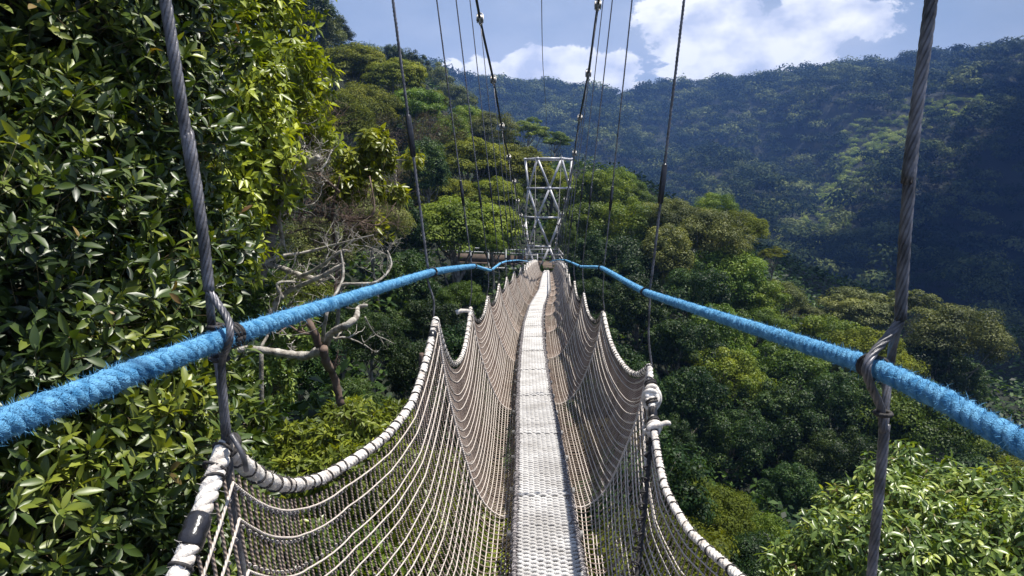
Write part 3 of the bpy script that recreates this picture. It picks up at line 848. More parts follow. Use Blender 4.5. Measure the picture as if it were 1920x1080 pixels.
# left hill, skyline down to the tower
T(596, 58, 46, 92, 'shaggy', 'grey', 'grey-green shaggy tree on the skyline at the very top of the left hill', name='conifer_tree')
T(632, 62, 26, 96, 'bushy', 'dark', 'dark little tree right of the grey-green skyline tree at the top of the left hill')
T(560, 20, 60, 88, 'clumpy', 'dark', 'dark tree at the top frame edge where the left hill meets the sky')
T(668, 130, 66, 70, 'umbrella', 'olive', 'rounded olive clumped tree just under the skyline left of the second hanger wire', name='clumped_tree', var=1)
T(738, 150, 60, 68, 'umbrella', 'olive', 'olive clumped tree on the skyline right behind the second left hanger wire', name='clumped_tree')
T(690, 205, 62, 60, 'clumpy', 'olive', 'dense olive crown in the middle of the left hill, left of the second hanger wire', name='clumped_tree', var=1)
T(775, 205, 58, 64, 'umbrella', 'green', 'flat green crown on the left hill between second and third left hangers', name='clumped_tree', var=1)
T(806, 192, 34, 76, 'umbrella', 'olive', 'small olive crown on the skyline behind the third left hanger', name='clumped_tree')
T(640, 235, 62, 44, 'clumpy', 'olive', 'olive crown low on the left hill beside the yellow-green tree', name='clumped_tree')
T(735, 113, 24, 120, 'shaggy', 'dark', 'dark pointed tree standing above the left skyline right of the second hanger', name='conifer_tree')
T(770, 128, 28, 130, 'shaggy', 'dark', 'taller dark tree on the left skyline between second and third hangers', name='conifer_tree', var=1)
T(815, 158, 34, 165, 'bushy', 'grey', 'bluish round tree where the left hill skyline meets the far ridge')
T(850, 190, 36, 160, 'bushy', 'grey', 'bluish round tree beyond the left hill behind the fourth left hanger', var=1)
T(745, 275, 70, 52, 'brown', None, 'brown leafless tangle of twigs on the left hill, upper one', name='bare_tree')
T(815, 255, 56, 56, 'brown', None, 'greyish brown dry tree with thin crown on the left hill, right of the second hanger', name='bare_tree')
T(700, 330, 66, 40, 'brown', None, 'brown dry tree above the flowering shrub on the left slope', name='bare_tree')
T(800, 320, 52, 44, 'shaggy', 'dark', 'dark viney tree beneath the brown tangle left of the olive crowns', name='viney_tree')
T(888, 232, 40, 84, 'bushy', 'green', 'light green round tree at the end of the left hill by the fourth hanger', var=1)
T(915, 250, 44, 80, 'clumpy', 'grey', 'pale green fluffy tree at the end of the left hill crossing the left main cable')
T(850, 265, 44, 72, 'shaggy', 'green', 'mid green narrow tree behind the third left hanger on the lower hill', name='viney_tree')
T(990, 250, 46, 100, 'open', 'green', 'tall open green tree against the far blue slope behind the tower top', name='acacia_tree')
T(1042, 268, 36, 96, 'open', 'green', 'right one of the two open green trees above the white tower', name='acacia_tree', var=1)
T(945, 275, 40, 92, 'open', 'dark', 'dark flat tree left of the open green trees above the tower', name='acacia_tree')
T(880, 310, 78, 58, 'umbrella', 'olive', 'broad olive layered crown uppermost behind the left hangers', name='umbrella_tree', var=1)
T(960, 320, 76, 60, 'umbrella', 'olive', 'broad olive crown right behind the top of the white tower', name='umbrella_tree')
T(830, 370, 66, 52, 'umbrella', 'olive', 'shaded olive crown under the uppermost layered crown left of the tower', name='umbrella_tree')
T(925, 372, 62, 54, 'umbrella', 'olive', 'olive crown touching the left edge of the white tower', name='umbrella_tree', var=1)
T(1030, 350, 56, 66, 'umbrella', 'olive', 'olive crown seen through the tower frame', name='umbrella_tree')
T(860, 436, 104, 36, 'umbrella', 'lime', 'large bright flat-topped tree left of the tower, sunlit on top', name='umbrella_tree', var=1)
T(925, 424, 58, 37, 'umbrella', 'lime', 'right shoulder of bright flat crowns beside the tower, a smaller tree', name='umbrella_tree')
T(925, 460, 24, 34.5, 'bushy', 'lime', 'small round bright bush crown just above the boardwalk')
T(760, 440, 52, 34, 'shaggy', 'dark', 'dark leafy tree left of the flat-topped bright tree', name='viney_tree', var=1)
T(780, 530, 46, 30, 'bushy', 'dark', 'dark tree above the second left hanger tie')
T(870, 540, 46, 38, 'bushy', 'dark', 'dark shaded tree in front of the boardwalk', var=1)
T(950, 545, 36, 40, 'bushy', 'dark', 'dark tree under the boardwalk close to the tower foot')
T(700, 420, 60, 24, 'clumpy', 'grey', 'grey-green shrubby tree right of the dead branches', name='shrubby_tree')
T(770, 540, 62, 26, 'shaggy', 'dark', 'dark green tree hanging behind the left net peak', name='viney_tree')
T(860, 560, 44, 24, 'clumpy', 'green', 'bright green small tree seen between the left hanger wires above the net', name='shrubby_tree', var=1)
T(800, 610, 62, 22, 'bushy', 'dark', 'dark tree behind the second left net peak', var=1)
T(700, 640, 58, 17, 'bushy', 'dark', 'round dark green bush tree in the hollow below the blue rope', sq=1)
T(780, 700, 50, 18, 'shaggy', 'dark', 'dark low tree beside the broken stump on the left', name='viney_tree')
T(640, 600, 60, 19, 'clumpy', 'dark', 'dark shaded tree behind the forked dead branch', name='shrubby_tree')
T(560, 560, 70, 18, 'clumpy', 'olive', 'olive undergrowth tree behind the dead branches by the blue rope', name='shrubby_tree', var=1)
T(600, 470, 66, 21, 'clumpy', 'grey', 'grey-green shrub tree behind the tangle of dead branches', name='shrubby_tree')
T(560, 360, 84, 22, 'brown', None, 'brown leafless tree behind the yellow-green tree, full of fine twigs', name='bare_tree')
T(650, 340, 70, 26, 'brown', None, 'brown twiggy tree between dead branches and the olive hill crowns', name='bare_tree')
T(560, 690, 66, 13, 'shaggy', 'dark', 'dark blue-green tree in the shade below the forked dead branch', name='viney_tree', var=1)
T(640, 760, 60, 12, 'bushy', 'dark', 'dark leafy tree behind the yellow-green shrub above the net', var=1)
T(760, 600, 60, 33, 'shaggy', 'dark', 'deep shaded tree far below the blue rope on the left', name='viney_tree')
# right of the tower
T(1108, 380, 68, 62, 'bushy', 'lime', 'bright green tall tree right of the tower, lit from the top', var=1)
T(1150, 350, 46, 68, 'clumpy', 'lime', 'rounded light green crown right behind the right main cable', name='clumped_tree', var=1)
T(1190, 372, 34, 66, 'bushy', 'green', 'small bright crown on the skyline of the right trees before the blue slope')
T(1080, 430, 60, 51, 'bushy', 'green', 'glossy green tree right beside the tower frame', var=1)
T(1065, 440, 22, 43.5, 'shaggy', 'green', 'narrow green tree covering the lower right corner of the tower', name='viney_tree')
T(1150, 440, 66, 50, 'bushy', 'green', 'leafy green tree behind the third right hanger')
T(1110, 500, 56, 44, 'shaggy', 'dark', 'dark green tree under the glossy one beside the tower', name='viney_tree', var=1)
T(1185, 500, 64, 42, 'bushy', 'dark', 'deep green tree behind the right blue rope bend', var=1)
T(1215, 420, 44, 58, 'clumpy', 'grey', 'grey-green crown between tower trees and the second right hanger', name='clumped_tree')
T(1268, 410, 50, 48, 'clumpy', 'grey', 'grey-green big tree with pale leaves right of the second right hanger', name='clumped_tree', var=1)
T(1335, 395, 36, 52, 'clumpy', 'green', 'small green topknot crown on the skyline of the right trees', name='clumped_tree')
T(1330, 455, 68, 45, 'clumpy', 'grey', 'big rounded grey-green tree in the middle of the right tree group', name='clumped_tree')
T(1392, 430, 46, 50, 'clumpy', 'olive', 'olive crown at the right shoulder of the right tree group', name='clumped_tree', var=1)
T(1250, 490, 60, 42, 'shaggy', 'grey', 'shaggy grey-green tree behind the second right hanger above the rope', name='viney_tree')
T(1375, 520, 66, 43, 'bushy', 'green', 'tall green tree under the right shoulder, above the blue rope', var=1)
T(1448, 478, 26, 50, 'open', 'olive', 'lone olive branch crown sticking out against the blue slope', name='acacia_tree')
T(1290, 560, 62, 38, 'bushy', 'dark', 'dark tree just above the right blue rope')
T(1410, 570, 52, 42, 'bushy', 'green', 'yellowish green tree touching the blue rope from above', var=1)
T(1470, 560, 44, 48, 'clumpy', 'grey', 'pale speckled tree on the falling edge of the right trees', name='clumped_tree', var=1)
T(1430, 625, 52, 40, 'clumpy', 'green', 'bright green crown right under the blue rope in the middle right', name='clumped_tree')
T(1505, 590, 40, 50, 'open', 'grey', 'grey open tree before the flat-topped tree on the right', name='acacia_tree', var=1)
T(1540, 640, 58, 46, 'bushy', 'green', 'green tree behind the right blue rope near the thick hanger', var=1)
T(1610, 590, 66, 54, 'umbrella', 'grey', 'flat-topped wide tree left of the thick right hanger', name='umbrella_tree')
T(1690, 578, 60, 53, 'open', 'grey', 'flat spreading tree behind the thick right hanger', name='umbrella_tree', var=1)
T(1785, 640, 66, 44, 'clumpy', 'grey', 'large grey-green tree right of the thick hanger, against the blue slope', name='clumped_tree')
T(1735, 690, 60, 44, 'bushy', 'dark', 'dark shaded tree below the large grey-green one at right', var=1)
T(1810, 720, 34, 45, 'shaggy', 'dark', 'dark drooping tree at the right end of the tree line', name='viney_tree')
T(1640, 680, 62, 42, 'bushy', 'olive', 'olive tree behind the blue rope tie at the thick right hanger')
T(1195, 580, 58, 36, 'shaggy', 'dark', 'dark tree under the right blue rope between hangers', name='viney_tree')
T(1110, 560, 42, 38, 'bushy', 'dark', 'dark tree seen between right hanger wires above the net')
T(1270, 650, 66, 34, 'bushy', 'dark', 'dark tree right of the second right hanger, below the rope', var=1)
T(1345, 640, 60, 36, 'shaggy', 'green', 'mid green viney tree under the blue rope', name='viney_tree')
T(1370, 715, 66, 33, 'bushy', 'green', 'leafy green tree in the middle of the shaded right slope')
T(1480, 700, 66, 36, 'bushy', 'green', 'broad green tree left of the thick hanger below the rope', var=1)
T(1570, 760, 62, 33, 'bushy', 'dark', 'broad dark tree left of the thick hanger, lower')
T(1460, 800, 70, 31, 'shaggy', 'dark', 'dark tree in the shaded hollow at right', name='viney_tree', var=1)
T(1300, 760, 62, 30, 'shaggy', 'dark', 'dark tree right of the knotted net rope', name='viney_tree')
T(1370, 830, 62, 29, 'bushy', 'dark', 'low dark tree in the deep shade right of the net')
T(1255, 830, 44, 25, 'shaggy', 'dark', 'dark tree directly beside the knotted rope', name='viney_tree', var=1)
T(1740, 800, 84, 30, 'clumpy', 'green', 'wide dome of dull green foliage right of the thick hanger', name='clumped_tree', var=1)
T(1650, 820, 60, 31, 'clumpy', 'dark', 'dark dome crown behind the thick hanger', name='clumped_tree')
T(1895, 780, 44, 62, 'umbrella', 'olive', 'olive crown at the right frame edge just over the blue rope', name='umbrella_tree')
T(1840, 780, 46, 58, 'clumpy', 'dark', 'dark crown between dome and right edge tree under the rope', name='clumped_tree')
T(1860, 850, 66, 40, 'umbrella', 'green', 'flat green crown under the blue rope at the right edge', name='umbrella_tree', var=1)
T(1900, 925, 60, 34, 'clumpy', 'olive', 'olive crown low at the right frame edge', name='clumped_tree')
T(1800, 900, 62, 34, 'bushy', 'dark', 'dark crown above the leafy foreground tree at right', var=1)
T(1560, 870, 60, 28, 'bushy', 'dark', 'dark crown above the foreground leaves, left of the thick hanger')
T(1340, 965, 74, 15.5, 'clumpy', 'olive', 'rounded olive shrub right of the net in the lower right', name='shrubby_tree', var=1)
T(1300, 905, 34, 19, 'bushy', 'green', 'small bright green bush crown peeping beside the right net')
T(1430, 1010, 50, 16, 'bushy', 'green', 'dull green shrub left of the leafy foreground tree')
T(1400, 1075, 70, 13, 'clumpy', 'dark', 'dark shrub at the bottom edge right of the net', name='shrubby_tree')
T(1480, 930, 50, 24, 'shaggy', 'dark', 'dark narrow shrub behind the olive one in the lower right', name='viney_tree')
# seen through the nets, below the bridge
T(700, 1010, 190, 9.5, 'clumpy', 'yellow_leaf', 'yellow-green shrub seen through the left net', name='shrubby_tree')
T(880, 1000, 150, 11.5, 'bushy', 'brown', 'brownish green shrub seen through the far side of the left net', name='shrubby_tree')
T(540, 1120, 180, 8.0, 'bushy', 'green', 'green bush below the left net at the bottom edge', name='shrubby_tree', var=1)
T(900, 780, 90, 16, 'bushy', 'dark', 'dark tree hidden behind the left net', var=1)
T(850, 700, 80, 19, 'shaggy', 'dark', 'dark viney tree behind the upper left net', name='viney_tree')
T(930, 620, 60, 28, 'bushy', 'dark', 'dark tree right behind the far left net')
T(1100, 640, 60, 28, 'bushy', 'dark', 'dark tree behind the far right net', var=1)
T(1150, 740, 80, 20, 'shaggy', 'dark', 'dark viney tree behind the right net', name='viney_tree')
T(1190, 940, 110, 14, 'bushy', 'dark', 'dark shrub seen through the right net, upper', name='shrubby_tree')
T(1230, 1080, 130, 10, 'clumpy', 'olive', 'olive shrub seen through the right net at the bottom', name='shrubby_tree')
T(1120, 860, 80, 17, 'bushy', 'brown', 'brownish shrub behind the middle of the right net', name='shrubby_tree')

# ------------------------------------------------------------------ near leafy trees with real leaves
def whorls(mbl, mbs, lobes, n, per, length, tmpl, seed, spread=(.5, 1.35), droop=0.0, shell=(.55, 1.06), up=.5, sun=None, stem=.0022, zc=None):
    r = np.random.default_rng(seed)
    L = np.array([[*l[0], l[1], l[2] if len(l) > 2 else l[1]] for l in lobes])
    w = L[:, 3] ** 2; w /= w.sum()
    k = r.choice(len(L), n, p=w)
    d = sphere_dirs(n, r, -1)
    f = shell[0] + (shell[1] - shell[0]) * r.random(n) ** .6
    # uneven surface
    bump = 1 + .10 * np.sin(d[:, 0] * 9 + k) * np.sin(d[:, 2] * 8 + k * 2) + .06 * np.sin(d[:, 1] * 17 + d[:, 2] * 13)
    c = L[k, :3] + d * (f * bump)[:, None] * np.stack([L[k, 3], L[k, 3], L[k, 4]], 1)
    if zc is not None:
        keep = zc(c); c = c[keep]; d = d[keep]; n = len(c)
    ax = unit(d * .9 + r.normal(0, .38, (n, 3)) + np.array([0, 0, up]))
    # leaves
    m = n * per
    i = np.repeat(np.arange(n), per); j = np.tile(np.arange(per), n)
    ref = unit(np.cross(ax, r.normal(0, 1, (n, 3)))); ref2 = np.cross(ax, ref)
    a = j * 2.39996 + r.normal(0, .45, m)
    rad = ref[i] * np.cos(a)[:, None] + ref2[i] * np.sin(a)[:, None]
    th = lerp(spread[0], spread[1], 1 - j / per) + r.normal(0, .28, m)
    dirn = ax[i] * np.cos(th)[:, None] + rad * np.sin(th)[:, None] + np.array([0, 0, -droop]) * r.uniform(.5, 1.3, (m, 1))
    nrm = ax[i] * .9 + rad * -.2 + r.normal(0, .22, (m, 3)) + np.array([0, 0, .25 + droop * .5])
    ex, ey, ez = axes(dirn, nrm)
    hub = c[i] - ax[i] * (j / per)[:, None] * length * -.35 + rad * length * .05
    var = np.clip(.42 + .16 * r.normal(size=n)[i] + .14 * r.normal(size=m), 0, 1)
    place(mbl, tmpl[0], tmpl[1], hub, ex, ey, ez, length * r.uniform(.5, 1.2, m), var)
    # stems
    b = c - ax * length * 1.6 - d * length * .6
    q = np.array([[0, 1, 5, 4], [1, 2, 6, 5], [2, 3, 7, 6], [3, 0, 4, 7]])
    V = []
    for (p_, rr) in ((b, stem * 1.3), (c + ax * length * .3, stem * .6)):
        for (u_, v_) in ((1, 0), (0, 1), (-1, 0), (0, -1)):
            V.append(p_ + ref * rr * u_ + ref2 * rr * v_)
    V = np.stack(V, 1).reshape(-1, 3)
    mbs.add(V, (q[None] + (np.arange(n) * 8)[:, None, None]).reshape(-1, 4))
    return c

def leafy_tree(name, label, base, trunk_pts, trunk_r, lobes, mat, n, per, length, tmpl, seed, nb=30, clear=1.0, group=None, **kw):
    root = empty(name, base, label=label, cat='tree', group=group)
    mbl = MB(); mbs = MB()
    def zc(c):   # keep clear of the footbridge
        return ~((np.abs(c[:, 0] - xc(np.clip(c[:, 1], -2, 45))) < clear) & (c[:, 1] > -2) & (c[:, 2] > zd(c[:, 1]) - 1.2))
    c = whorls(mbl, mbs, lobes, n, per, length, tmpl, seed, zc=zc, **kw)
    if seed in (11, 17):
        mo = MB(); whorls(mo, MB(), lobes, 260 if seed == 11 else 60, 2, length * .8, tmpl, seed + 50, zc=zc, **{**kw, 'shell': (.9, 1.1)}); mo.build('withered_leaves', M['old_leaf'], root)
    mbl.build('foliage', M[mat], root); mbs.build('twigs', M['stem'], root)
    mb = MB(); tp = catmull(trunk_pts, 6); tube(mb, tp, np.linspace(trunk_r, trunk_r * .5, len(tp)), 10); mb.build('trunk', M['bark'], root)
    r = np.random.default_rng(seed + 1)
    mb = MB()
    for l in lobes:
        cc = np.array(l[0]); s0 = tp[np.argmin(np.linalg.norm(tp - (cc + [0, 0, -l[1] * 1.0]), axis=1))]
        mid = (s0 + cc) / 2 + r.normal(0, .12, 3)
        tube(mb, catmull([s0, mid, cc], 5), np.linspace(trunk_r * .45, trunk_r * .15, 11), 6)
        for _ in range(nb // len(lobes) + 1):
            d = sphere_dirs(1, r)[0]; e = cc + d * l[1] * .85
            m2 = (cc + e) / 2 + r.normal(0, .08 * l[1], 3)
            tube(mb, catmull([cc + r.normal(0, .05, 3), m2, e], 4), np.linspace(trunk_r * .15, .004, 9), 5)
    mb.build('branches', M['bark'], root)
    CTRL.append((trunk_pts[0][0], trunk_pts[0][1], trunk_pts[0][2] + .6))
    return root

def lobe(px, py, d, rpx, q=1.0):
    c = P(px, py, d); r = rpx / F * d; return (c, r, r * q)
nl = [lobe(-60, 40, 4.3, 330), lobe(150, 60, 4.9, 260), lobe(230, 260, 4.6, 185), lobe(20, 330, 4.0, 260), lobe(330, 470, 4.9, 130), lobe(215, 520, 4.3, 200), lobe(40, 640, 3.6, 260), lobe(290, 690, 4.4, 150), lobe(180, 860, 3.8, 230), lobe(330, 900, 4.3, 120), lobe(-40, 980, 3.2, 300), lobe(270, 1060, 3.9, 200), lobe(-200, 500, 3.6, 400), lobe(60, -220, 4.8, 320)]
leafy_tree('broadleaf_tree', 'big near tree with long glossy dark green leaves filling the left side', (-4.6, 4.6, -7), [(-4.6, 4.6, -7), (-4.4, 4.6, -4), (-4.2, 4.7, -1.5), (-4.0, 4.8, .5), (-3.8, 4.9, 2.0)], .16, nl, 'big_leaf', 19000, 6, .106, LEAF, 11, nb=60, clear=.95)
nl = [lobe(420, 930, 5.6, 90), lobe(430, 1040, 5.2, 110), lobe(440, 810, 6.2, 62), lobe(415, 730, 6.6, 50), lobe(520, 1050, 5.6, 80)]
leafy_tree('leafy_shrub', 'leafy green shrub behind the near left net corner and split hanger', P(430, 1100, 6) + [0, 0, -3], [P(430, 1100, 6) + [0, 0, -3], P(430, 1100, 6), P(430, 900, 6)], .06, nl, 'bright_leaf', 1300, 8, .13, LEAF, 12, nb=14)
yl = [lobe(600, 265, 10.6, 40), lobe(350, 300, 9.0, 110), lobe(440, 200, 9.2, 120), lobe(400, 40, 9.5, 110), lobe(480, 90, 10, 110), lobe(400, 190, 9, 120), lobe(520, 170, 10, 90), lobe(450, 290, 9.2, 110), lobe(390, 370, 8.6, 100), lobe(500, 330, 9.6, 70), lobe(420, 450, 8.6, 80), lobe(560, 240, 10.4, 50), lobe(590, 150, 10.6, 34), lobe(500, -60, 10.5, 110), lobe(380, -100, 10, 130), lobe(300, 200, 9.5, 160)]
leafy_tree('broadleaf_tree', 'yellow-green sunlit tree with drooping leaves behind the left hanger', P(430, 700, 9.4), [P(430, 900, 9.6), P(440, 700, 9.4), P(520, 380, 9.8), P(500, 200, 9.8), P(440, 60, 9.9)], .10, yl, 'yellow_leaf', 3700, 8, .16, LEAF_MID, 13, nb=60, spread=(.7, 1.5), droop=.45, shell=(.3, 1.1))
yl = [lobe(700, 275, 11.0, 30), lobe(655, 310, 10.8, 24), lobe(720, 300, 11.2, 20), lobe(640, 350, 10.6, 30), lobe(690, 345, 10.8, 24), lobe(775, 300, 12, 14), lobe(740, 365, 11.4, 18), lobe(705, 430, 11, 22), lobe(670, 440, 11, 18)]
leafy_tree('slender_tree', 'slender sparse tree with yellow-green leaf tufts in front of brown twigs', P(640, 560, 11), [P(630, 640, 11), P(640, 520, 11), P(650, 420, 11), P(690, 330, 11)], .035, yl, 'yellow_leaf', 340, 9, .16, LEAF_MID, 14, nb=30, spread=(.8, 1.6), droop=.5, shell=(.3, 1.1))
yl = [lobe(655, 800, 9.6, 55), lobe(600, 850, 9.2, 60), lobe(700, 830, 9.6, 50), lobe(740, 790, 10.2, 36), lobe(560, 900, 8.8, 60), lobe(650, 900, 8.8, 70), lobe(520, 830, 9.2, 40)]
leafy_tree('leafy_shrub', 'sunlit yellow-green shrub just above the sagging left net rope', P(640, 960, 9.3), [P(640, 1100, 9.3), P(640, 960, 9.3), P(650, 850, 9.4)], .05, yl, 'mid_leaf', 1500, 8, .12, LEAF_MID, 15, nb=24, spread=(.6, 1.4), droop=.2)
yl = [lobe(475, 570, 9.5, 45), lobe(500, 720, 9.2, 50), lobe(470, 780, 9, 50), lobe(540, 620, 9.6, 50)]
leafy_tree('leafy_shrub', 'small green shrub between the near left tree and the forked dead branch', P(490, 820, 8.6), [P(490, 950, 8.6), P(490, 820, 8.6), P(490, 650, 8.6)], .05, yl, 'bright_leaf', 700, 8, .12, LEAF_MID, 16, nb=16)
rl = [lobe(1655, 905, 7.4, 50), lobe(1590, 955, 7.2, 48), lobe(1710, 970, 6.8, 82), lobe(1800, 950, 7.0, 80), lobe(1880, 960, 6.8, 80), lobe(1560, 1040, 6.6, 80), lobe(1480, 1070, 6.6, 48), lobe(1660, 1060, 6.2, 110), lobe(1800, 1060, 6.2, 120), lobe(1940, 1060, 6.2, 130), lobe(1700, 870, 7.6, 40), lobe(2050, 960, 6.8, 120)]
leafy_tree('broadleaf_tree', 'sunlit leafy tree with pale green drooping leaves in the lower right foreground', P(1720, 1500, 7.0), [P(1720, 1700, 7.0), P(1720, 1300, 7.0), P(1720, 1080, 6.9)], .10, rl, 'bright_leaf', 3900, 6, .112, LEAF, 17, nb=50, spread=(.6, 1.6), droop=.6, shell=(.3, 1.12))

# ------------------------------------------------------------------ dead wood
def dead_tree(name, label, polys, depth, twigs, seed, mat='dead', root_at=None, rs=1.0):
    r = np.random.default_rng(seed)
    root = empty(name, root_at if root_at is not None else P(*polys[0][0][0], depth), label=label, cat='tree')
    for pi_, (poly, r0, r1) in enumerate(polys):
        dd = depth + r.uniform(-.3, .3)
        w = [P(x, y, dd + .25 * math.sin(i * 1.3 + pi_)) for i, (x, y) in enumerate(poly)]
        c = catmull(w, 8); c = c + np.cumsum(r.normal(0, .004, c.shape), 0) * .6
        mb = MB(); rad = np.linspace(r0, r1, len(c)) * rs * (1 + .10 * r.normal(size=len(c)))
        tube(mb, c, rad, 8)
        def twig(p, d, L, ra, dep):
            n = 6; pts = [p]
            for _ in range(n):
                d = unit(d + r.normal(0, .32, 3) + [0, 0, .05]); pts.append(pts[-1] + d * L / n)
            tube(mb, pts, np.linspace(ra, ra * .35, n + 1), 5)
            if dep < 2:
                for _ in range(r.integers(2, 5)):
                    twig(pts[r.integers(1, n + 1)], unit(d + r.normal(0, .8, 3)), L * r.uniform(.4, .75), ra * .55, dep + 1)
        for _ in range(int(twigs * len(poly))):
            i = r.integers(2, len(c) - 1); dl = unit(c[i] - c[i - 1])
            twig(c[i], unit(dl * .6 + r.normal(0, .8, 3)), r.uniform(.15, .6), rad[i] * r.uniform(.25, .5), 0)
        mb.build('trunk' if pi_ == 0 else 'branch', M['twig' if (seed == 21 and pi_ in (1, 4)) else mat], root)
    return root
dead_tree('dead_tree', 'forked pale dead tree whose curved bare limb reaches under the blue rope', [
    ([(604, 655), (570, 668), (520, 662), (465, 655), (425, 668)], .055, .034),
    ([(640, 760), (628, 710), (612, 680), (604, 655)], .045, .045),
    ([(606, 655), (622, 622), (650, 605), (668, 590), (672, 575), (690, 570)], .050, .018),
    ([(606, 640), (610, 600), (618, 570), (640, 520), (636, 470)], .022, .010),
    ([(600, 650), (585, 610), (560, 580)], .05, .03),
    ([(685, 595), (705, 625), (740, 640)], .010, .004)], 7.9, .45, 21, rs=1.05)
dead_tree('dead_tree', 'pale dead branches snaking low behind the blue rope at the left', [
    ([(500, 620), (512, 575), (545, 545), (600, 520), (645, 495)], .036, .018),
    ([(470, 490), (520, 500), (560, 515), (600, 525)], .034, .022),
    ([(560, 520), (600, 500), (640, 470), (660, 470)], .022, .008),
    ([(630, 560), (640, 535), (700, 530), (730, 500), (722, 470)], .018, .008),
    ([(530, 560), (520, 530), (570, 528)], .018, .008),
    ([(480, 500), (520, 480), (580, 470), (640, 455), (700, 440)], .020, .006)], 9.2, 1.6, 22, rs=1.35)
dead_tree('dead_tree', 'thick lichen-covered dead limb slanting up under the yellow-green tree', [
    ([(430, 400), (480, 372), (530, 335), (570, 312), (600, 292)], .055, .03),
    ([(570, 312), (600, 300), (622, 284)], .026, .012),
    ([(532, 460), (525, 420), (528, 385), (545, 375)], .024, .012),
    ([(560, 318), (600, 320), (620, 285)], .012, .006),
    ([(530, 335), (532, 290), (540, 250), (560, 215)], .03, .014)], 9.6, 1.8, 23, rs=1.3)
dead_tree('dead_tree', 'brown crooked thicket of bare branches in the middle of the left slope', [
    ([(630, 560), (632, 480), (625, 400), (640, 330)], .028, .012),
    ([(632, 420), (600, 400), (560, 395), (540, 360)], .02, .008),
    ([(634, 400), (660, 410), (700, 400), (695, 330)], .02, .008),
    ([(636, 360), (600, 330), (560, 300), (600, 240), (630, 215)], .018, .006),
    ([(640, 410), (670, 415), (710, 420), (740, 380)], .014, .006),
    ([(640, 450), (580, 430), (540, 440)], .014, .006)], 10.4, 7, 24, mat='twig', rs=1.2)
root = empty('broken_stump', P(792, 745, 15) , label='broken brown dead stump standing in the shade left of the net', cat='stump')
mb = MB(); c = catmull([P(794, 800, 15), P(793, 740, 15), P(791, 690, 15), P(790, 662, 15)], 5); tube(mb, c, np.linspace(.11, .05, len(c)), 8); mb.build('trunk', M['twig'], root)

# ------------------------------------------------------------------ ground, valley and mountain: one sheet
for x, y, z in ((0, 2, -8), (0, 8, -11), (.5, 15, -14), (1, 24, -16), (1.5, 33, -13), (2, 40, -9), (2.3, 46, -6.2), (2.3, 50, -6.0), (-3, 45, -7), (-7, 43, -7),
                (-12, 4, 0), (-20, 10, 7), (-40, 20, 20), (-60, 40, 32), (-60, 0, 25), (-25, -30, -5), (0, -40, -20), (30, -20, -35), (60, 10, -45), (60, 40, -40), (90, 60, -55), (120, 30, -75),
                (-60, 90, 42), (-30, 130, 5), (-90, 140, 20), (0, 130, -25), (30, 120, -35), (60, 130, -50), (0, 180, -70), (-80, 200, -40), (80, 200, -100), (200, 100, -110), (200, 0, -110), (-150, 60, 60), (-200, 200, 20), (-150, -100, 20), (0, -150, -60), (150, -150, -120), (0, 240, -110)):
    CTRL.append((x, y, z))
CT = np.array(CTRL)
HX = np.array([-1500, -900, -300, -160, -110, -60, 0, 75, 110, 136, 148, 173, 234, 320, 407, 480, 518, 592, 830, 1500.])
HP = np.array([60, 70, 90, 110, 125, 150, 157, 158, 168, 172, 158, 150, 150, 142, 128, 115, 105, 88, 60, 40.])
HZ = (358 - (HP + 14)) / F * 800
SA = P(1800, 195, 620); SB = P(1455, 720, 330)
def ground(x, y):
    x = np.asarray(x, float); y = np.asarray(y, float)
    sh = x.shape; x = x.ravel(); y = y.ravel()
    out = np.empty_like(x)
    for i in range(0, len(x), 20000):
        xx, yy = x[i:i + 20000], y[i:i + 20000]
        d2 = (xx[:, None] - CT[None, :, 0]) ** 2 + (yy[:, None] - CT[None, :, 1]) ** 2
        w = 1 / (d2 + 2.0) ** 2
        out[i:i + 20000] = (w * CT[None, :, 2]).sum(1) / w.sum(1)
    r = np.hypot(x, y)
    out = out - np.clip(r - 230, 0, None) * .35
    out = np.maximum(out, -150 + 8 * np.sin(x / 70))
    H = np.interp(x, HX, HZ)
    dy = 800 + 25 * np.sin(x / 90) - y
    g = np.clip(dy / 200, 0, 1)
    m = H - np.where(dy > 0, dy * .43, -dy * .35) + g * (15 * np.sin(x / 72 - y / 210) + 19 * np.sin(x / 38 + y / 120) + 8 * np.sin(x / 17 - y / 60 + 1) + 6 * np.sin(y / 33 + x / 50))
    ab = SB[:2] - SA[:2]; L2 = ab @ ab
    t = np.clip(((x - SA[0]) * ab[0] + (y - SA[1]) * ab[1]) / L2, -.5, 1.15)
    cx = SA[0] + ab[0] * t; cy = SA[1] + ab[1] * t; cz = SA[2] + (SB[2] - SA[2]) * t
    dd = np.hypot(x - cx, y - cy)
    cr = ab[0] * (y - SA[1]) - ab[1] * (x - SA[0])   # which side
    sp = cz - 10 - dd * np.where(cr > 0, .36, .9) + 6 * np.sin(x / 21 + y / 40) * np.clip(dd / 60, 0, 1) + 5 * np.sin(y / 19) * np.clip(dd / 60, 0, 1)
    m = np.maximum(m, sp)
    return np.maximum(out, m).reshape(sh)
def axis_(lo, hi, c0, c1, fine, coarse):
    a = list(np.arange(c0, c1, fine)); st = fine; v = c1
    while v < hi: a.append(v); st = min(coarse, st * 1.08); v += st
    a.append(hi); st = fine; v = c0 - fine; b = []
    while v > lo: b.append(v); st = min(coarse, st * 1.08); v -= st
    b.append(lo); return np.array(sorted(set(b + a)))
gx = axis_(-1800, 2200, -40, 90, 1.6, 14); gy = axis_(-700, 1500, -8, 110, 1.6, 12)
XX, YY = np.meshgrid(gx, gy)
ZZ = ground(XX, YY)
ZZ += RNG.normal(0, .12, ZZ.shape)
far_ = np.clip((np.hypot(XX, YY - 200) - 1300) / 500, 0, 1)
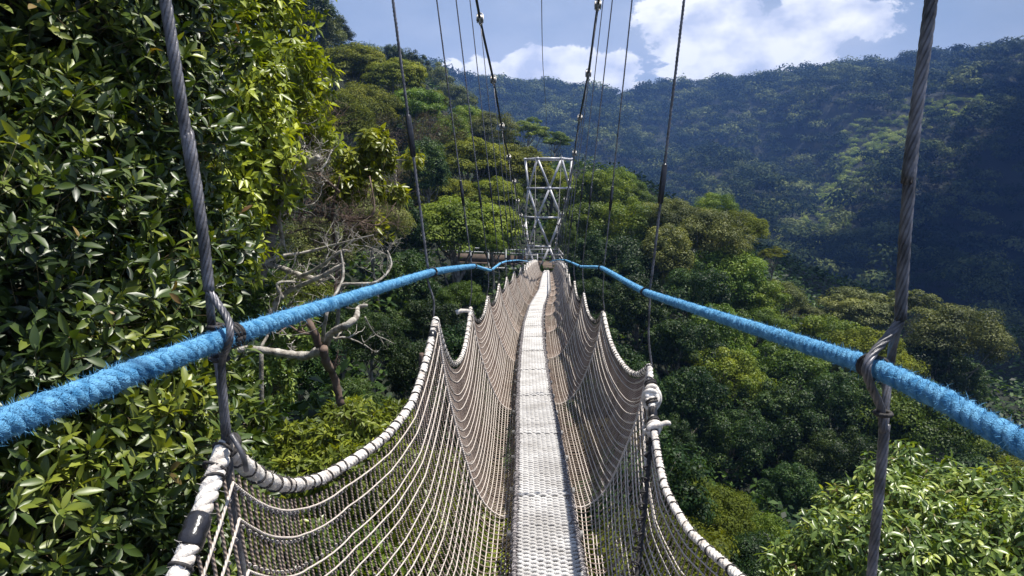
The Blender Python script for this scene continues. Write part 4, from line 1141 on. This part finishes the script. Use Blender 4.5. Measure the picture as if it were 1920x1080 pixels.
mb = MB(); nx, ny = len(gx), len(gy)
i = np.arange(ny - 1)[:, None] * nx; j = np.arange(nx - 1)[None]
mb.add(np.stack([XX, YY, ZZ], -1).reshape(-1, 3), np.stack([i + j, i + j + 1, i + j + 1 + nx, i + j + nx], -1).reshape(-1, 4))
mb.build('terrain', M['soil'], kind='structure')

# undergrowth on the near slopes
r = np.random.default_rng(31)
n = 150000
yy = 3 + 120 * r.random(n) ** 1.5; xx = r.uniform(-.55, .95, n) * (yy + 6)
zz = ground(xx, yy)
cl = .5 + .5 * np.sin(xx * 1.7) * np.sin(yy * 1.9) + r.normal(0, .2, n)
pos = np.stack([xx, yy, zz + np.abs(r.normal(0, .45, n)) + .5 * cl], 1)
nr = r.normal(0, .5, (n, 3)) + [0, 0, 1]
ex, ey, ez = axes(r.normal(0, 1, (n, 3)) * [1, 1, .4], nr)
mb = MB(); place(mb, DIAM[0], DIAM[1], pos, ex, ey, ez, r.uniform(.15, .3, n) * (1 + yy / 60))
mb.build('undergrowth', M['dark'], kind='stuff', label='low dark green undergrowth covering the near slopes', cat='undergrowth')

# far forest
def far_forest(name, pts, R, mat, label, seed, lod):
    r = np.random.default_rng(seed); mb = MB()
    for (sel, nq, lf) in ((lod == 2, 900, .62), (lod == 0, 440, .95), (lod == 1, 230, 1.25)):
        c = pts[sel]; rr = R[sel]; m = len(c)
        if not m: continue
        V = 5
        for v in range(V):
            ii = np.arange(v, m, V)
            if not len(ii): continue
            # one crown pattern per variant, rotated per tree
            K = 9; cd = sphere_dirs(K, r, .05); cc = cd * r.uniform(.45, .78, (K, 1)) * [1, 1, .75]
            per = nq // K; idx = np.repeat(np.arange(K), per); q = len(idx)
            dd = sphere_dirs(q, r, -.25); loc = cc[idx] + dd * .44 * [1, 1, .75]
            ang = r.uniform(0, 2 * PI, len(ii)); ca, sa = np.cos(ang), np.sin(ang)
            def rot(a):
                return np.stack([a[None, :, 0] * ca[:, None] - a[None, :, 1] * sa[:, None], a[None, :, 0] * sa[:, None] + a[None, :, 1] * ca[:, None], np.broadcast_to(a[None, :, 2], (len(ii), len(a)))], -1)
            pos = rot(loc) * rr[ii][:, None, None] * np.array([1, 1, 1.0]) * (1 + r.normal(0, .06, (len(ii), q, 1))) + c[ii][:, None]
            nn = rot(dd).reshape(-1, 3) * 1.0 + r.normal(0, .25, (len(ii) * q, 3)) + [0, 0, .3]
            ex, ey, ez = axes(np.cross(nn, r.normal(0, 1, nn.shape)), nn)
            tone = np.repeat(r.uniform(.02, 1.0, len(ii)) ** 1.5, q) + r.normal(0, .08, len(ii) * q)
            place(mb, DIAM[0], DIAM[1], pos.reshape(-1, 3), ex, ey, ez, lf * r.uniform(.7, 1.3, len(nn)) * np.repeat(rr[ii] / 6, q), np.clip(tone, 0, 1))
    return mb.build(name, M[mat], kind='stuff', label=label, cat='forest')
r = np.random.default_rng(41)
step = 9.3
gxx, gyy = np.meshgrid(np.arange(-420, 760, step), np.arange(150, 850, step))
px_ = gxx.ravel() + r.uniform(-.5, .5, gxx.size) * step; py_ = gyy.ravel() + r.uniform(-.5, .5, gxx.size) * step
k = (np.hypot(px_, py_) > 265) & (px_ > -.42 * py_ - 25) & (px_ < .86 * py_ + 30)
px_, py_ = px_[k], py_[k]
ex_ = r.uniform(-380, 700, 420); px_ = np.r_[px_, ex_]; py_ = np.r_[py_, 800 + 25 * np.sin(ex_ / 90) + r.uniform(-22, 6, 420)]
pz_ = ground(px_, py_)
# the pale clearing that runs down the far slope
CLP = [(1790, 190), (1735, 205), (1660, 250), (1610, 295), (1585, 330), (1560, 370), (1540, 410), (1530, 455), (1640, 265), (1700, 225)]
cz = []
for (cx_, cy_) in CLP:
    ys_ = np.arange(250, 900, 2.0); q = np.array([P(cx_, cy_, v) for v in ys_]); hit = np.where(q[:, 2] < ground(q[:, 0], q[:, 1]) + 4)[0]
    if len(hit): cz.append(q[hit[0]])
cz = np.array(cz)
dcl = np.min(np.hypot(px_[:, None] - cz[None, :, 0], py_[:, None] - cz[None, :, 1]), 1)
dist = np.hypot(px_, py_)
R = np.clip(r.lognormal(math.log(7.8), .34, len(px_)), 4.0, 15)
inclear = dcl < 20 + r.normal(0, 7, len(px_))
pts = np.stack([px_, py_, pz_ + R * .42 + r.uniform(0, 5, len(px_)) * (py_ < 740) - 1.5 * (py_ > 740)], 1)
lod = (dist > 520).astype(int); lod[dist < 380] = 2
s = ~inclear
far_forest('forest', pts[s], R[s], 'far', 'dense blue-hazed forest covering the far mountain and its spur', 42, lod[s])
s = inclear
pc = np.stack([px_, py_, pz_ + 1.2], 1)[s]
pc = np.repeat(pc, 5, 0) + r.normal(0, 4, (5 * s.sum(), 3)) * [1, 1, 0]; pc[:, 2] = ground(pc[:, 0], pc[:, 1]) + .8
M['clearing'] = leaf_mat('clearing_scrub', (.16, .22, .05), (.30, .37, .10), (.45, .50, .16), spec=.05, rough=.7, trans=.25, big=.03)
far_forest('scrub', pc, np.full(len(pc), 3.4), 'clearing', 'pale green scrub in the clearing down the far slope', 43, np.ones(len(pc), int))

# ------------------------------------------------------------------ haze
lo = float(ZZ.min()) - 1.0
top = 260.0
mb = MB()
x0, x1, y0, y1 = gx[0] - 5, gx[-1] + 5, gy[0] - 5, gy[-1] + 5
mb.add([[x0, y0, lo], [x1, y0, lo], [x1, y1, lo], [x0, y1, lo], [x0, y0, top], [x1, y0, top], [x1, y1, top], [x0, y1, top]],
       [[3, 2, 1, 0], [4, 5, 6, 7], [0, 1, 5, 4], [1, 2, 6, 5], [2, 3, 7, 6], [3, 0, 4, 7]])
m, nt, out = new_mat('haze')
pv = N(nt, 'ShaderNodeVolumePrincipled'); pv.inputs['Color'].default_value = (.20, .40, .95, 1); pv.inputs['Density'].default_value = .00038
pv.inputs['Anisotropy'].default_value = .25
nt.links.new(pv.outputs[0], out.inputs['Volume'])
mb.build('haze', m, smooth=False, kind='stuff', label='thin blue haze filling the valley', cat='haze')

# ------------------------------------------------------------------ light
EL, AZ = math.radians(69), math.radians(80)     # azimuth from +y towards +x
sd = np.array([math.sin(AZ) * math.cos(EL), math.cos(AZ) * math.cos(EL), math.sin(EL)])
sun = bpy.data.lights.new('sun', 'SUN'); sun.energy = 5.0; sun.angle = math.radians(.5); sun.color = (1.0, .95, .86)
so = bpy.data.objects.new('sun', sun); COL.objects.link(so)
so.rotation_euler = Vector(-sd).to_track_quat('-Z', 'Y').to_euler()

# the cumulus whose shade lies on the right-hand spur
r = np.random.default_rng(61); mb = MB()
gc = np.array([448, 360]); H_ = 720.0
sh_ = H_ / math.tan(EL); cc_ = np.array([gc[0] + sh_ * math.sin(AZ), gc[1] + sh_ * math.cos(AZ)])
ax_ = np.array([.658, .753]); pe_ = np.array([.753, -.658])
for _ in range(80):
    u_, w_ = r.uniform(-1, 1, 2); 
    c_ = cc_ + ax_ * u_ * 420 + pe_ * w_ * 175
    rr_ = r.uniform(45, 85)
    th = np.linspace(0, PI, 11); ph = np.linspace(0, 2 * PI, 18, endpoint=False)
    T_, P_ = np.meshgrid(th, ph, indexing='ij'); k_ = 1 + .12 * np.sin(5 * P_ + _) * np.sin(4 * T_) + .08 * np.sin(9 * T_ + 3 * P_)
    V_ = np.stack([c_[0] + rr_ * k_ * np.sin(T_) * np.cos(P_), c_[1] + rr_ * k_ * np.sin(T_) * np.sin(P_), H_ + r.uniform(0, 40) + rr_ * .6 * k_ * np.cos(T_)], -1).reshape(-1, 3)
    i_ = np.arange(10)[:, None] * 18; j_ = np.arange(18)[None]; k2 = (j_ + 1) % 18
    mb.add(V_, np.stack([i_ + j_, i_ + j_ + 18, i_ + k2 + 18, i_ + k2], -1).reshape(-1, 4))
M['cloud'] = plain('white_cloud', (.8, .8, .8), (.85, .85, .85), .01, rough=1, bump=0)
mb.build('cloud', M['cloud'], kind='structure')

w = bpy.data.worlds.new('World'); scene.world = w; w.use_nodes = True
nt = w.node_tree; nt.nodes.clear(); L = nt.links.new
out = nt.nodes.new('ShaderNodeOutputWorld')
sky = nt.nodes.new('ShaderNodeTexSky'); sky.sky_type = 'NISHITA'; sky.sun_disc = False
sky.sun_elevation = EL; sky.sun_rotation = AZ; sky.altitude = 1800; sky.air_density = 1.1; sky.dust_density = .8; sky.ozone_density = 1.5
tcn = nt.nodes.new('ShaderNodeTexCoord')
sp = nt.nodes.new('ShaderNodeSeparateXYZ'); L(tcn.outputs['Generated'], sp.inputs[0])
def mth(op, a, b=None, c=None):
    n = nt.nodes.new('ShaderNodeMath'); n.operation = op
    for k_, v_ in enumerate((a, b, c)):
        if v_ is None: continue
        if isinstance(v_, (int, float)): n.inputs[k_].default_value = v_
        else: L(v_, n.inputs[k_])
    return n.outputs[0]
az = mth('ARCTAN2', sp.outputs['X'], sp.outputs['Y']); el = mth('ARCSINE', sp.outputs['Z'])
def azel(px, py):
    d = P(px, py, 1.0); d = d / np.linalg.norm(d); return math.atan2(d[0], d[1]), math.asin(d[2])
nz = nt.nodes.new('ShaderNodeTexNoise'); nz.inputs['Scale'].default_value = 9; nz.inputs['Detail'].default_value = 9; nz.inputs['Roughness'].default_value = .66
nz.inputs['Distortion'].default_value = .3
mp = nt.nodes.new('ShaderNodeMapping'); mp.inputs['Scale'].default_value = (1, 1, 1.5); L(tcn.outputs['Generated'], mp.inputs[0]); L(mp.outputs[0], nz.inputs['Vector'])
BLOBS = [(1000, 130, 75, 38, 1), (905, 140, 60, 30, .9), (845, 130, 35, 22, .8), (1080, 125, 70, 42, 1), (1150, 140, 50, 42, 1), (1200, 165, 40, 18, .7),
         (1330, 50, 110, 75, 1.0), (1400, 120, 130, 42, 1.0), (1500, 60, 90, 60, 1), (1570, 40, 75, 42, 1), (1620, 50, 40, 30, .8), (1270, 20, 90, 60, .75), (1280, 135, 60, 16, .8), (1480, 115, 120, 30, .8)]
acc = None
for (bx, by, rx, ry, am) in BLOBS:
    a0, e0 = azel(bx, by)
    da = mth('MULTIPLY', mth('SUBTRACT', az, a0), F / rx); de = mth('MULTIPLY', mth('SUBTRACT', el, e0), F / ry)
    g = mth('MULTIPLY', mth('EXPONENT', mth('MULTIPLY', mth('ADD', mth('MULTIPLY', da, da), mth('MULTIPLY', de, de)), -1.0)), am)
    acc = g if acc is None else mth('MAXIMUM', acc, g)
dens = mth('ADD', acc, mth('MULTIPLY', mth('SUBTRACT', nz.outputs['Fac'], .5), 1.9))
mr = nt.nodes.new('ShaderNodeMapRange'); mr.interpolation_type = 'SMOOTHSTEP'; mr.inputs['From Min'].default_value = .36; mr.inputs['From Max'].default_value = .47
L(dens, mr.inputs['Value'])
# thin veil
n2 = nt.nodes.new('ShaderNodeTexNoise'); n2.inputs['Scale'].default_value = 3.2; n2.inputs['Detail'].default_value = 6; n2.inputs['Roughness'].default_value = .55
mp2 = nt.nodes.new('ShaderNodeMapping'); mp2.inputs['Scale'].default_value = (1, 1, 2.2); mp2.inputs['Location'].default_value = (3.1, 1.7, .4); L(tcn.outputs['Generated'], mp2.inputs[0]); L(mp2.outputs[0], n2.inputs['Vector'])
veil = nt.nodes.new('ShaderNodeMapRange'); veil.inputs['From Min'].default_value = .35; veil.inputs['From Max'].default_value = .7; veil.inputs['To Min'].default_value = .5; veil.inputs['To Max'].default_value = .95; L(n2.outputs['Fac'], veil.inputs['Value'])
sk = nt.nodes.new('ShaderNodeVectorMath'); sk.operation = 'SCALE'; L(sky.outputs[0], sk.inputs[0]); sk.inputs['Scale'].default_value = 1.0
mxv = nt.nodes.new('ShaderNodeMix'); mxv.data_type = 'RGBA'; L(veil.outputs[0], mxv.inputs[0]); L(sk.outputs[0], mxv.inputs[6]); mxv.inputs[7].default_value = (4.8, 5.7, 7.5, 1)
n3 = nt.nodes.new('ShaderNodeTexNoise'); n3.inputs['Scale'].default_value = 17; n3.inputs['Detail'].default_value = 7; L(mp.outputs[0], n3.inputs['Vector'])
cr_ = ramp(nt, [(.36, (.56, .61, .75)), (.58, (1.0, 1.0, 1.0))]); L(n3.outputs['Fac'], cr_.inputs[0])
csc = nt.nodes.new('ShaderNodeVectorMath'); csc.operation = 'SCALE'; L(cr_.outputs[0], csc.inputs[0]); csc.inputs['Scale'].default_value = 13
soft = nt.nodes.new('ShaderNodeMapRange'); soft.interpolation_type = 'SMOOTHSTEP'; soft.inputs['From Min'].default_value = .05; soft.inputs['From Max'].default_value = .8; soft.inputs['To Max'].default_value = .55
hz = mth('EXPONENT', mth('MULTIPLY', mth('MULTIPLY', mth('SUBTRACT', el, .13), mth('SUBTRACT', el, .13)), -110.0))
L(mth('ADD', mth('ADD', mth('MULTIPLY', acc, .7), mth('MULTIPLY', hz, .35)), mth('MULTIPLY', mth('SUBTRACT', n2.outputs['Fac'], .5), 1.6)), soft.inputs['Value'])
mxs = nt.nodes.new('ShaderNodeMix'); mxs.data_type = 'RGBA'; L(soft.outputs[0], mxs.inputs[0]); L(mxv.outputs[2], mxs.inputs[6]); mxs.inputs[7].default_value = (7.2, 7.8, 9.2, 1)
mxc = nt.nodes.new('ShaderNodeMix'); mxc.data_type = 'RGBA'; L(mr.outputs[0], mxc.inputs[0]); L(mxs.outputs[2], mxc.inputs[6]); L(csc.outputs[0], mxc.inputs[7])
bg = nt.nodes.new('ShaderNodeBackground'); L(mxc.outputs[2], bg.inputs['Color']); bg.inputs['Strength'].default_value = .062
L(bg.outputs[0], out.inputs['Surface'])

scene.view_settings.view_transform = 'Standard'; scene.view_settings.look = 'None'
scene.view_settings.exposure = .75; scene.view_settings.gamma = 1
scene.render.engine = 'CYCLES'
scene.cycles.max_bounces = 4; scene.cycles.diffuse_bounces = 2; scene.cycles.transparent_max_bounces = 8; scene.cycles.volume_bounces = 0
